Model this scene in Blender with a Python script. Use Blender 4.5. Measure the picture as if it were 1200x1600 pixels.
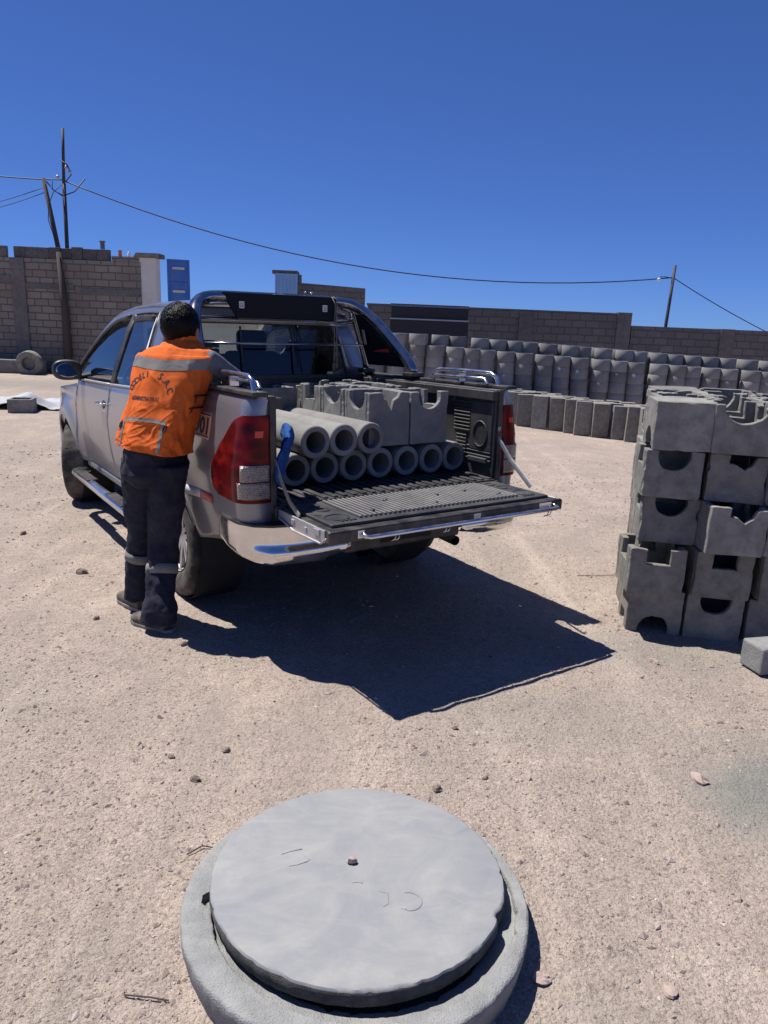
import bpy, bmesh, math, random
import numpy as np
from mathutils import Vector, Matrix, noise
for o_ in list(bpy.data.objects): bpy.data.objects.remove(o_)
S = bpy.context.scene
COL = S.collection
R = math.radians
PI = math.pi
rnd = random.Random(7)
# ------------------------------------------------------------------ camera
CAM_H, PITCH, ROLL, FPX = 1.708, 0.25154, 0.04053, 1134.4
cd = bpy.data.cameras.new('camera'); cam = bpy.data.objects.new('camera', cd); COL.objects.link(cam)
cd.sensor_fit = 'VERTICAL'; cd.sensor_height = 36.0; cd.lens = FPX/1600*36.0
cd.clip_start = 0.05; cd.clip_end = 9000
fw = Vector((0, math.cos(PITCH), -math.sin(PITCH))); up0 = Vector((0, math.sin(PITCH), math.cos(PITCH))); rt0 = Vector((1, 0, 0))
rt = rt0*math.cos(ROLL)+up0*math.sin(ROLL); up = -rt0*math.sin(ROLL)+up0*math.cos(ROLL)
m = Matrix((rt, up, -fw)).transposed().to_4x4(); m.translation = Vector((0, 0, CAM_H)); cam.matrix_world = m
S.camera = cam
# ------------------------------------------------------------------ sky, sun, exposure
SUN_AZ, SUN_EL = R(-64.0), R(64.5)
w = bpy.data.worlds.new('World'); S.world = w; w.use_nodes = True
nt = w.node_tree; nt.nodes.clear()
sky = nt.nodes.new('ShaderNodeTexSky'); sky.sky_type = 'NISHITA'; sky.sun_disc = False
sky.sun_elevation = SUN_EL; sky.sun_rotation = SUN_AZ; sky.altitude = 3800; sky.air_density = 0.9; sky.dust_density = 0.35; sky.ozone_density = 2.2
bg = nt.nodes.new('ShaderNodeBackground'); bg.inputs[1].default_value = 0.065
wo = nt.nodes.new('ShaderNodeOutputWorld')
tint = nt.nodes.new('ShaderNodeMix'); tint.data_type = 'RGBA'; tint.blend_type = 'MULTIPLY'; tint.inputs[0].default_value = 1; tint.inputs[7].default_value = (.55, .93, 1.9, 1)
gam = nt.nodes.new('ShaderNodeGamma'); gam.inputs[1].default_value = .72; nt.links.new(sky.outputs[0], gam.inputs[0]); nt.links.new(gam.outputs[0], tint.inputs[6]); nt.links.new(tint.outputs[2], bg.inputs[0]); nt.links.new(bg.outputs[0], wo.inputs[0])
sd = bpy.data.lights.new('sun', 'SUN'); sd.energy = 5.0; sd.angle = R(0.55); sd.color = (1.0, 0.95, 0.90)
sun = bpy.data.objects.new('sun', sd); COL.objects.link(sun)
tosun = Vector((math.sin(SUN_AZ)*math.cos(SUN_EL), math.cos(SUN_AZ)*math.cos(SUN_EL), math.sin(SUN_EL)))
sun.rotation_euler = tosun.to_track_quat('Z', 'Y').to_euler(); sun.location = tosun*60
S.view_settings.view_transform = 'Standard'; S.view_settings.look = 'None'
S.view_settings.exposure = 0.47; S.view_settings.gamma = 1.0; S.view_settings.use_curve_mapping = False
S.render.engine = 'CYCLES'
S.render.resolution_x = 768; S.render.resolution_y = 1024
S.cycles.max_bounces = 7; S.cycles.transparent_max_bounces = 10

# ------------------------------------------------------------------ helpers
class MB:
    def __init__(s): s.v = []; s.f = []; s.mi = []; s.cur = 0
    def add(s, vs, fs):
        n = len(s.v); s.v += [tuple(a) for a in vs]
        for f in fs: s.f.append(tuple(i+n for i in f)); s.mi.append(s.cur)
        return s
    def box(s, c, d, rot=None):
        x, y, z = d[0]/2, d[1]/2, d[2]/2
        vs = [Vector((a*x, b*y, e*z)) for a in (-1, 1) for b in (-1, 1) for e in (-1, 1)]
        if rot is not None: vs = [rot @ a for a in vs]
        vs = [a+Vector(c) for a in vs]
        return s.add(vs, [(0, 1, 3, 2), (4, 6, 7, 5), (0, 4, 5, 1), (2, 3, 7, 6), (0, 2, 6, 4), (1, 5, 7, 3)])
    def hexa(s, p):   # 8 corners: 4 bottom ccw, 4 top ccw
        return s.add(p, [(3, 2, 1, 0), (4, 5, 6, 7), (0, 1, 5, 4), (1, 2, 6, 5), (2, 3, 7, 6), (3, 0, 4, 7)])
    def tube(s, pts, r, n=12, cap=True, sq=None):
        pts = [Vector(p) for p in pts]; k = len(pts)
        rs = r if isinstance(r, (list, tuple)) else [r]*k
        vs = []; pu = None
        for i, p in enumerate(pts):
            t = (pts[min(i+1, k-1)]-pts[max(i-1, 0)]).normalized()
            if pu is None:
                u = t.orthogonal().normalized() if abs(t.z) > .95 else t.cross(Vector((0, 0, 1))).normalized()
            else:
                u = (pu-t*pu.dot(t)).normalized()
            pu = u; v = t.cross(u)
            for j in range(n):
                a = 2*PI*j/n; rr = rs[i]
                if isinstance(rr, tuple): vs.append(p+u*math.cos(a)*rr[0]+v*math.sin(a)*rr[1])
                else: vs.append(p+u*math.cos(a)*rr+v*math.sin(a)*rr)
        fs = [(i*n+j, i*n+(j+1) % n, (i+1)*n+(j+1) % n, (i+1)*n+j) for i in range(k-1) for j in range(n)]
        if cap: fs += [tuple(range(n-1, -1, -1)), tuple((k-1)*n+j for j in range(n))]
        return s.add(vs, fs)
    def lathe(s, prof, n=48, axis='z', c=(0, 0, 0), closed=False):
        vs = []; c = Vector(c); k = len(prof)
        for r_, h_ in prof:
            for j in range(n):
                a = 2*PI*j/n
                q = {'z': (r_*math.cos(a), r_*math.sin(a), h_), 'x': (h_, r_*math.cos(a), r_*math.sin(a)), 'y': (r_*math.sin(a), h_, r_*math.cos(a))}[axis]
                vs.append(c+Vector(q))
        kk = k if closed else k-1
        fs = [(i*n+j, i*n+(j+1) % n, ((i+1) % k)*n+(j+1) % n, ((i+1) % k)*n+j) for i in range(kk) for j in range(n)]
        return s.add(vs, fs)
    def grid(s, fn, us, vs_, flip=False):
        P = [Vector(fn(u, v)) for u in us for v in vs_]; nv = len(vs_)
        fs = [(i*nv+j, (i+1)*nv+j, (i+1)*nv+j+1, i*nv+j+1) for i in range(len(us)-1) for j in range(nv-1)]
        if flip: fs = [f[::-1] for f in fs]
        return s.add(P, fs)
    def prism(s, poly, o, u, v, wv):   # polygon in the u,v frame, extruded along wv
        o, u, v, wv = Vector(o), Vector(u), Vector(v), Vector(wv); n = len(poly)
        A = [o+u*a+v*b for a, b in poly]; B = [a+wv for a in A]
        return s.add(A+B, [tuple(range(n-1, -1, -1)), tuple(range(n, 2*n))]+[(i, (i+1) % n, n+(i+1) % n, n+i) for i in range(n)])
    def ball(s, c, r, n=12, mtx=None):
        r = r if isinstance(r, (tuple, list)) else (r, r, r); c = Vector(c); vs = []; k = n//2+1
        for i in range(k):
            t = PI*i/(k-1)
            for j in range(n):
                a = 2*PI*j/n; q = Vector((r[0]*math.sin(t)*math.cos(a), r[1]*math.sin(t)*math.sin(a), r[2]*math.cos(t)))
                vs.append(c+(mtx @ q if mtx is not None else q))
        return s.add(vs, [(i*n+j, (i+1)*n+j, (i+1)*n+(j+1) % n, i*n+(j+1) % n) for i in range(k-1) for j in range(n)])
    def build(s, name, mat, parent=None, smooth=False, bevel=0, seg=2, fix=True, auto=None, solid=0, sub=0, weld=True):
        me = bpy.data.meshes.new(name); me.from_pydata(s.v, [], s.f)
        mats = mat if isinstance(mat, (list, tuple)) else [mat]
        for q in mats: me.materials.append(q)
        if len(mats) > 1: me.polygons.foreach_set('material_index', s.mi)
        if fix:
            b = bmesh.new(); b.from_mesh(me)
            if weld: bmesh.ops.remove_doubles(b, verts=b.verts, dist=1e-5)
            bmesh.ops.recalc_face_normals(b, faces=b.faces); b.to_mesh(me); b.free()
        if smooth:
            me.polygons.foreach_set('use_smooth', [True]*len(me.polygons))
            if auto: me.set_sharp_from_angle(angle=R(auto))
        o = bpy.data.objects.new(name, me); COL.objects.link(o)
        if parent is not None: o.parent = parent
        if solid:
            q = o.modifiers.new('thickness', 'SOLIDIFY'); q.thickness = abs(solid); q.offset = -1 if solid > 0 else 1
        if sub:
            q = o.modifiers.new('subdivide', 'SUBSURF'); q.levels = sub; q.render_levels = sub
        if bevel:
            q = o.modifiers.new('bevel', 'BEVEL'); q.width = bevel; q.segments = seg; q.limit_method = 'ANGLE'; q.angle_limit = R(35)
        return o

def tag(o, label=None, cat=None, group=None, kind=None):
    if label: o['label'] = label
    if cat: o['category'] = cat
    if group: o['group'] = group
    if kind: o['kind'] = kind
    return o
def thing(name, label, cat, loc=(0, 0, 0), rz=0, group=None):
    o = bpy.data.objects.new(name, None); COL.objects.link(o); o.location = loc; o.rotation_euler = (0, 0, rz)
    return tag(o, label, cat, group)
def copy_tree(o, parent=None):
    c = o.copy(); COL.objects.link(c); c.parent = parent
    for ch in list(o.children): copy_tree(ch, c)
    return c
def lerp(a, b, t): return a+(b-a)*t
def interp(x, tab): return float(np.interp(x, [t[0] for t in tab], [t[1] for t in tab]))
def frange(a, b, n): return [a+(b-a)*i/(n-1) for i in range(n)]
ORD = ['zeroth', 'first', 'second', 'third', 'fourth', 'fifth', 'sixth', 'seventh', 'eighth', 'ninth', 'tenth', 'eleventh', 'twelfth', 'thirteenth', 'fourteenth', 'fifteenth', 'sixteenth', 'seventeenth', 'eighteenth', 'nineteenth', 'twentieth', 'twenty-first', 'twenty-second', 'twenty-third', 'twenty-fourth', 'twenty-fifth', 'twenty-sixth', 'twenty-seventh', 'twenty-eighth', 'twenty-ninth', 'thirtieth']

# ------------------------------------------------------------------ materials
class NT:
    def __init__(s, name):
        s.m = bpy.data.materials.new(name); s.m.use_nodes = True; s.t = s.m.node_tree; s.t.nodes.clear()
        s.out = s.n('ShaderNodeOutputMaterial'); s.b = s.n('ShaderNodeBsdfPrincipled'); s.l(s.b.outputs[0], s.out.inputs[0])
        s.tc = s.n('ShaderNodeTexCoord')
    def n(s, t, **k):
        q = s.t.nodes.new(t)
        for a, b in k.items(): setattr(q, a, b)
        return q
    def l(s, a, b): s.t.links.new(a, b)
    def set(s, **k):
        for a, b in k.items():
            s.b.inputs[a.replace('_', ' ')].default_value = b
    def noise(s, scale, detail=4, rough=.55, src=None, dist=0, coord='Object'):
        q = s.n('ShaderNodeTexNoise'); q.inputs['Scale'].default_value = scale; q.inputs['Detail'].default_value = detail
        q.inputs['Roughness'].default_value = rough; q.inputs['Distortion'].default_value = dist
        s.l(src or s.tc.outputs[coord], q.inputs['Vector']); return q.outputs['Fac']
    def ramp(s, fac, stops):
        q = s.n('ShaderNodeValToRGB'); e = q.color_ramp.elements
        e[0].position, e[0].color = stops[0][0], (*stops[0][1], 1); e[1].position, e[1].color = stops[-1][0], (*stops[-1][1], 1)
        for p, c in stops[1:-1]:
            x = e.new(p); x.color = (*c, 1)
        s.l(fac, q.inputs[0]); return q.outputs[0]
    def mix(s, fac, a, b, mode='MIX'):
        q = s.n('ShaderNodeMix'); q.data_type = 'RGBA'; q.blend_type = mode
        for sock, val in ((q.inputs[0], fac), (q.inputs[6], a), (q.inputs[7], b)):
            if isinstance(val, (int, float)): sock.default_value = val
            elif isinstance(val, tuple): sock.default_value = (*val, 1) if len(val) == 3 else val
            else: s.l(val, sock)
        return q.outputs[2]
    def math(s, op, a, b=0):
        q = s.n('ShaderNodeMath'); q.operation = op
        for sock, val in ((q.inputs[0], a), (q.inputs[1], b)):
            if isinstance(val, (int, float)): sock.default_value = val
            else: s.l(val, sock)
        return q.outputs[0]
    def bump(s, h, strength=.5, dist=.01, prev=None):
        q = s.n('ShaderNodeBump'); q.inputs['Strength'].default_value = strength; q.inputs['Distance'].default_value = dist
        s.l(h, q.inputs['Height'])
        if prev is not None: s.l(prev, q.inputs['Normal'])
        return q.outputs[0]
    def rnd(s):
        return s.n('ShaderNodeObjectInfo').outputs['Random']

def simple(name, col, rough=.6, metal=0, dirt=0, dcol=(.36, .30, .24), dscale=6, bump=0, bscale=80, coat=0, spec=.5, **kw):
    t = NT(name); t.set(Roughness=rough, Metallic=metal, Coat_Weight=coat); t.b.inputs['Specular IOR Level'].default_value = spec
    if dirt:
        n = t.noise(dscale, 6, .65); f = t.ramp(n, [(.38, (0, 0, 0)), (.75, (dirt,)*3)])
        t.l(t.mix(f, col, dcol), t.b.inputs['Base Color'])
        if metal: t.l(t.math('SUBTRACT', metal, t.math('MULTIPLY', f, metal)), t.b.inputs['Metallic'])
        t.l(t.math('ADD', rough, t.math('MULTIPLY', f, max(0, .85-rough))), t.b.inputs['Roughness'])
    else: t.b.inputs['Base Color'].default_value = (*col, 1)
    if bump: t.l(t.bump(t.noise(bscale, 5), bump, .004), t.b.inputs['Normal'])
    return t.m

def concrete(name, c1, c2, stain=.5, scale=1.0, pit=.5, rand=.12, coarse=0):
    t = NT(name); mp = t.n('ShaderNodeMapping'); t.l(t.tc.outputs['Object'], mp.inputs[0])
    rv = t.rnd(); cb = t.n('ShaderNodeCombineXYZ')
    for i in range(3): t.l(t.math('MULTIPLY', rv, 37.0+i*11), cb.inputs[i])
    t.l(cb.outputs[0], mp.inputs['Location']); src = mp.outputs[0]
    a = t.noise(3.5*scale, 7, .6, src, .4); b = t.noise(14*scale, 6, .65, src); f = t.noise(190*scale, 3, .6, src)
    base = t.ramp(a, [(.3, c1), (.7, c2)])
    base = t.mix(t.ramp(b, [(.40, (0, 0, 0)), (.64, (min(1, stain*1.3),)*3)]), base, tuple(x*.62 for x in c1))
    base = t.mix(t.ramp(f, [(.3, (.45,)*3), (.42, (0, 0, 0))]), base, tuple(x*.45 for x in c1))
    hv = t.n('ShaderNodeHueSaturation'); t.l(base, hv.inputs['Color'])
    t.l(t.math('ADD', 1-rand, t.math('MULTIPLY', rv, 2*rand)), hv.inputs['Value'])
    t.l(hv.outputs[0], t.b.inputs['Base Color'])
    t.set(Roughness=.92); t.b.inputs['Specular IOR Level'].default_value = .25
    vo = t.n('ShaderNodeTexVoronoi'); vo.inputs['Scale'].default_value = 55*scale; t.l(src, vo.inputs['Vector'])
    pits = t.ramp(vo.outputs['Distance'], [(.0, (0, 0, 0)), (.22, (1, 1, 1))])
    nb = t.bump(pits, pit*.35, .003)
    nb = t.bump(f, .45+coarse*.4, .002+coarse*.004, nb); nb = t.bump(b, .5, .004, nb)
    t.l(nb, t.b.inputs['Normal']); return t.m

M = {}
M['concrete'] = concrete('pale grey cast concrete', (.19, .19, .185), (.265, .26, .245), .35)
M['concrete_dark'] = concrete('weathered grey concrete', (.20, .194, .178), (.285, .277, .255), .5, rand=.2)
M['concrete_brown'] = concrete('damp brown grey concrete', (.195, .185, .16), (.28, .265, .23), .5, rand=.16)
M['stack'] = concrete('stacked ring concrete', (.215, .213, .21), (.255, .252, .245), .16, pit=.3, rand=.22)
M['pipe'] = concrete('smooth pipe concrete', (.20, .197, .185), (.27, .262, .245), .25, pit=.2)
M['lid'] = concrete('trowelled lid concrete', (.215, .228, .25), (.35, .345, .33), .10, scale=.8, pit=.12, rand=.02)
M['lid_side_shade'] = concrete('rough lid side darkened for shade', (.12, .12, .115), (.20, .20, .19), .6, scale=1.5, pit=1, rand=.02, coarse=2)  # rough lid edge, with its shade painted in as a darker grey
M['ring'] = concrete('ring concrete', (.25, .255, .25), (.34, .34, .325), .35, scale=1.0, pit=.9, rand=.02, coarse=1)
M['black'] = simple('black plastic', (.012, .012, .014), .45, dirt=.25, dscale=9, bump=.15)
M['black_gloss'] = simple('gloss black board', (.006, .007, .012), .5, bump=.05, spec=.2)
M['black_matte'] = simple('matte black', (.012, .012, .013), .8)
M['liner'] = simple('dusty black bed liner', (.022, .023, .026), .5, dirt=.5, dcol=(.13, .12, .11), dscale=5, bump=.2, bscale=300)
M['liner_dust'] = simple('dust covered bed liner', (.105, .105, .108), .6, dirt=.7, dcol=(.24, .22, .20), dscale=11, bump=.3, bscale=220)
M['rubber'] = simple('tyre rubber', (.03, .028, .026), .85, dirt=.95, dcol=(.21, .185, .16), dscale=4, bump=.3, bscale=120)
M['chrome'] = simple('chrome', (.72, .71, .70), .10, 1.0, dirt=.14, dscale=7)
M['dark_chrome'] = simple('dark polished tube', (.30, .31, .34), .12, 1.0, dirt=.10, dscale=9)
M['steel'] = simple('polished steel tube', (.62, .63, .66), .16, 1.0, dirt=.18, dscale=12)
M['galv'] = simple('dusty bare metal', (.42, .42, .43), .45, .7, dirt=.4, dcol=(.4, .38, .35), dscale=18)
M['alloy'] = simple('alloy rim', (.45, .45, .47), .35, .8, dirt=.5, dscale=8)
M['white_plastic'] = simple('white paper', (.75, .75, .75), .6)
M['strap'] = simple('dusty strap', (.20, .19, .17), .8, dirt=.5)
M['seat'] = simple('seat cloth', (.05, .05, .055), .9)
M['underbody'] = simple('dark underbody', (.02, .019, .018), .8, dirt=.4, dcol=(.10, .085, .07))
M['red_tape'] = simple('red reflective tape', (.42, .03, .03), .35)
M['white_tape'] = simple('white reflective tape', (.62, .62, .64), .35)

def paint():
    t = NT('silver paint with road dust')
    t.set(Metallic=.55, Roughness=.30, Coat_Weight=.7, Coat_Roughness=.09)
    n = t.noise(5, 6, .65); sep = t.n('ShaderNodeSeparateXYZ'); t.l(t.tc.outputs['Object'], sep.inputs[0])
    low = t.n('ShaderNodeMapRange'); t.l(sep.outputs[2], low.inputs[0]); low.inputs[1].default_value = 1.05; low.inputs[2].default_value = .4; low.inputs[3].default_value = .03; low.inputs[4].default_value = .62
    f = t.math('MULTIPLY', low.outputs[0], t.ramp(n, [(.2, (.45,)*3), (.8, (1, 1, 1))]))
    t.l(t.mix(f, (.25, .255, .28), (.215, .19, .165)), t.b.inputs['Base Color'])
    t.l(t.math('SUBTRACT', .55, t.math('MULTIPLY', f, .5)), t.b.inputs['Metallic'])
    t.l(t.math('ADD', .28, t.math('MULTIPLY', f, .5)), t.b.inputs['Roughness'])
    t.l(t.math('SUBTRACT', .7, t.math('MULTIPLY', f, .8)), t.b.inputs['Coat Weight'])
    t.l(t.bump(t.noise(600, 2), .03, .001), t.b.inputs['Normal']); return t.m
M['paint'] = paint()

def lid_mat():
    t = NT('trowelled cement lid'); t.set(Roughness=.88); t.b.inputs['Specular IOR Level'].default_value = .25
    a = t.noise(2.6, 6, .6, None, 1.5); mp = t.n('ShaderNodeMapping'); mp.inputs['Rotation'].default_value = (0, 0, .5); mp.inputs['Scale'].default_value = (2.6, 5.5, 1); t.l(t.tc.outputs['Object'], mp.inputs[0])
    st = t.noise(2.2, 7, .65, mp.outputs[0], 1.0); f = t.noise(120, 4, .7)
    c = t.ramp(a, [(.32, (.215, .225, .243)), (.5, (.255, .262, .268)), (.68, (.315, .315, .298))])
    c = t.mix(t.ramp(st, [(.46, (0, 0, 0)), (.70, (.38,)*3)]), c, (.36, .355, .33)); c = t.mix(t.ramp(t.noise(26, 5, .6), [(.52, (0, 0, 0)), (.72, (.3,)*3)]), c, (.22, .225, .23))
    c = t.mix(t.math('MULTIPLY', f, .35), c, (.22, .22, .215)); t.l(c, t.b.inputs['Base Color'])
    t.l(t.bump(f, .35, .0012, t.bump(st, .35, .003, t.bump(a, .3, .006))), t.b.inputs['Normal']); return t.m
M['lid'] = lid_mat()

def glass(name, tint, tr=.75, rough=.02):
    t = NT(name); mixs = t.n('ShaderNodeMixShader'); tp = t.n('ShaderNodeBsdfTransparent'); gl = t.n('ShaderNodeBsdfGlossy')
    tp.inputs[0].default_value = (*tint, 1); gl.inputs['Roughness'].default_value = rough; gl.inputs[0].default_value = (.9, .9, .9, 1)
    fr = t.n('ShaderNodeFresnel'); fr.inputs[0].default_value = 1.5
    # thin panes: use the same fresnel for both sides
    ly = t.n('ShaderNodeLayerWeight'); ly.inputs[0].default_value = .5
    q = t.math('POWER', ly.outputs['Facing'], 4.0); q = t.math('ADD', t.math('MULTIPLY', q, .8), .05)
    t.l(q, mixs.inputs[0]); t.l(tp.outputs[0], mixs.inputs[1]); t.l(gl.outputs[0], mixs.inputs[2]); t.l(mixs.outputs[0], t.out.inputs[0])
    return t.m
M['glass_dark'] = glass('tinted window glass', (.30, .34, .36))
M['glass'] = glass('window glass', (.62, .68, .68))

def lamp_red():
    t = NT('red tail lamp lens'); t.set(Roughness=.22); t.b.inputs['Specular IOR Level'].default_value = .16
    vo = t.n('ShaderNodeTexVoronoi'); vo.inputs['Scale'].default_value = 13; mp = t.n('ShaderNodeMapping'); mp.inputs['Scale'].default_value = (1, .8, 1.3); mp.inputs['Rotation'].default_value = (.5, .3, .2)
    t.l(t.tc.outputs['Object'], mp.inputs[0]); t.l(mp.outputs[0], vo.inputs['Vector'])
    n = t.noise(6, 2, .4)
    c = t.ramp(vo.outputs['Distance'], [(.05, (.035, .0015, .002)), (.35, (.075, .003, .004)), (.75, (.22, .009, .008))])
    c = t.mix(t.ramp(n, [(.35, (0, 0, 0)), (.6, (.8,)*3)]), c, (.07, .003, .004))
    t.l(c, t.b.inputs['Base Color']); return t.m
M['lamp_red'] = lamp_red()
def lamp_clear():
    t = NT('clear reversing lamp lens'); t.set(Roughness=.08, Metallic=.6, Coat_Weight=.8)
    wv = t.n('ShaderNodeTexWave'); wv.inputs['Scale'].default_value = 34; wv.inputs['Distortion'].default_value = 9; wv.inputs['Detail Scale'].default_value = 6; wv.bands_direction = 'Z'
    t.l(t.tc.outputs['Object'], wv.inputs['Vector'])
    t.l(t.ramp(wv.outputs['Fac'], [(.2, (.12, .105, .10)), (.8, (.38, .35, .33))]), t.b.inputs['Base Color'])
    t.l(t.bump(wv.outputs['Fac'], .6, .006), t.b.inputs['Normal']); return t.m
M['lamp_clear'] = lamp_clear()

def cloth(name, col, wr=.35, scale=9, fine=900, sheen=.2, var=.12, dust=0):
    t = NT(name); t.set(Roughness=.85); t.b.inputs['Specular IOR Level'].default_value = .2
    a = t.noise(scale, 4, .55, None, 1.2); b = t.noise(fine, 2)
    c = t.mix(t.ramp(a, [(.3, (0, 0, 0)), (.7, (1, 1, 1))]), tuple(x*(1-var) for x in col), tuple(min(1, x*(1+var)) for x in col))
    if dust: c = t.mix(t.ramp(t.noise(5, 6, .7), [(.45, (0, 0, 0)), (.8, (dust,)*3)]), c, (.28, .24, .2))
    t.l(c, t.b.inputs['Base Color'])
    t.l(t.bump(b, .25, .0008, t.bump(a, wr, .02)), t.b.inputs['Normal']); return t.m
M['vest'] = cloth('orange hi-vis cloth', (.66, .13, .022), .25)
M['band'] = cloth('grey reflective band', (.21, .205, .19), .3, sheen=0)
M['trousers'] = cloth('navy work cloth', (.017, .020, .036), .4, dust=.12)
M['shirt'] = cloth('grey blue shirt cloth', (.12, .125, .15), .4)
M['blue_rag'] = cloth('blue cloth', (.02, .075, .26), 1.0, 26)
M['shoe'] = simple('dusty brown boot leather', (.06, .045, .035), .75, dirt=.6, dscale=14)
M['skin'] = simple('tanned skin', (.30, .155, .10), .5, bump=.1, bscale=200)
M['ink'] = simple('dark ink', (.035, .012, .02), .7)
def hairm():
    t = NT('black hair'); t.set(Roughness=.42); t.b.inputs['Specular IOR Level'].default_value = .14
    t.b.inputs['Base Color'].default_value = (.0035, .003, .004, 1)
    mp = t.n('ShaderNodeMapping'); mp.inputs['Scale'].default_value = (160, 160, 12); t.l(t.tc.outputs['Object'], mp.inputs[0])
    t.l(t.bump(t.noise(1, 4, .6, mp.outputs[0]), .9, .004), t.b.inputs['Normal']); return t.m
M['hair'] = hairm()

def ground_mat():
    t = NT('sandy gravel yard'); t.set(Roughness=.95); t.b.inputs['Specular IOR Level'].default_value = .15
    big = t.noise(.35, 5, .6); mid = t.noise(2.2, 6, .62, None, .5); sm = t.noise(16, 6, .7); fi = t.noise(95, 5, .75)
    c = t.ramp(big, [(.32, (.45, .37, .305)), (.5, (.415, .342, .285)), (.68, (.355, .30, .258))])
    c = t.mix(t.ramp(mid, [(.40, (0, 0, 0)), (.66, (.55,)*3)]), c, (.285, .245, .21))
    c = t.mix(t.ramp(mid, [(.28, (.5,)*3), (.42, (0, 0, 0))]), c, (.50, .425, .35))
    c = t.mix(t.ramp(sm, [(.50, (0, 0, 0)), (.75, (.65,)*3)]), c, (.24, .19, .16))
    c = t.mix(t.ramp(fi, [(.34, (.35,)*3), (.46, (0, 0, 0))]), c, (.17, .14, .12))
    c = t.mix(t.ramp(fi, [(.58, (0, 0, 0)), (.75, (.6,)*3)]), c, (.55, .48, .42))
    va = t.n('ShaderNodeTexVoronoi'); va.inputs['Scale'].default_value = 95; t.l(t.tc.outputs['Object'], va.inputs['Vector']); vb = t.n('ShaderNodeTexVoronoi'); vb.inputs['Scale'].default_value = 260; t.l(t.tc.outputs['Object'], vb.inputs['Vector'])
    for vv, am in ((va, .55), (vb, .6)):
        s3 = t.n('ShaderNodeSeparateXYZ'); t.l(vv.outputs['Color'], s3.inputs[0])
        g = t.ramp(s3.outputs[0], [(0, (.42,)*3), (.12, (.75,)*3), (.5, (1, 1, 1)), (.85, (1.0, 1.0, 1.0)), (1, (1.28, 1.26, 1.24))]); c = t.mix(am, c, g, 'MULTIPLY')
    mt = t.n('ShaderNodeMapping'); mt.inputs['Rotation'].default_value = (0, 0, .6); mt.inputs['Scale'].default_value = (3.2, .35, 1); t.l(t.tc.outputs['Object'], mt.inputs[0])
    tr = t.noise(1.0, 5, .6, mt.outputs[0], .6); c = t.mix(t.ramp(tr, [(.50, (0, 0, 0)), (.66, (.5,)*3)]), c, (.29, .245, .205)); c = t.mix(t.ramp(tr, [(.30, (.45,)*3), (.44, (0, 0, 0))]), c, (.50, .42, .345))
    # cement-grey spills
    sep = t.n('ShaderNodeSeparateXYZ'); t.l(t.tc.outputs['Object'], sep.inputs[0])
    def spot(x, y, rx, ry, amt):
        dx = t.math('DIVIDE', t.math('SUBTRACT', sep.outputs[0], x), rx); dy = t.math('DIVIDE', t.math('SUBTRACT', sep.outputs[1], y), ry)
        d = t.math('SQRT', t.math('ADD', t.math('MULTIPLY', dx, dx), t.math('MULTIPLY', dy, dy)))
        d = t.math('ADD', d, t.math('MULTIPLY', t.math('SUBTRACT', mid, .5), 1.6))
        return t.ramp(d, [(.35, (amt,)*3), (1.0, (0, 0, 0))])
    for a in ((1.80, 2.42, .72, .60, 1.0), (-7.5, 19.0, 9.0, 1.6, .6), (1.7, 3.75, 1.0, .35, .45), (.75, 3.0, .7, .3, .3), (-2.2, 2.9, .9, .5, .25)):
        c = t.mix(spot(*a), c, (.205, .205, .18))
    t.l(c, t.b.inputs['Base Color'])
    vo = t.n('ShaderNodeTexVoronoi'); vo.inputs['Scale'].default_value = 70; vo.inputs['Randomness'].default_value = 1; t.l(t.tc.outputs['Object'], vo.inputs['Vector'])
    v2 = t.n('ShaderNodeTexVoronoi'); v2.inputs['Scale'].default_value = 190; t.l(t.tc.outputs['Object'], v2.inputs['Vector'])
    nb = t.bump(t.math('SUBTRACT', 1.0, v2.outputs['Distance']), .55, .004)
    nb = t.bump(t.math('SUBTRACT', 1.0, vo.outputs['Distance']), .5, .009, nb)
    nb = t.bump(fi, .7, .006, nb); nb = t.bump(sm, .8, .02, nb); t.l(nb, t.b.inputs['Normal']); return t.m
M['ground'] = ground_mat()
def stone_mat():
    t = NT('gravel stones'); t.set(Roughness=.9); t.b.inputs['Specular IOR Level'].default_value = .2
    g = t.n('ShaderNodeNewGeometry'); n = t.noise(60, 3)
    c = t.ramp(g.outputs['Random Per Island'], [(0, (.15, .115, .10)), (.2, (.28, .225, .195)), (.6, (.38, .315, .27)), (.85, (.34, .30, .275)), (1, (.56, .51, .46))])
    c = t.mix(t.math('MULTIPLY', n, .35), c, (.2, .16, .14)); t.l(c, t.b.inputs['Base Color']); return t.m
M['stone'] = stone_mat()
M['rock_dark'] = simple('dark rock', (.16, .12, .10), .9, dirt=.6, bump=.6, bscale=60)
M['rock_pink'] = simple('pink rock', (.36, .28, .24), .9, dirt=.4, bump=.6, bscale=60)

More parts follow.
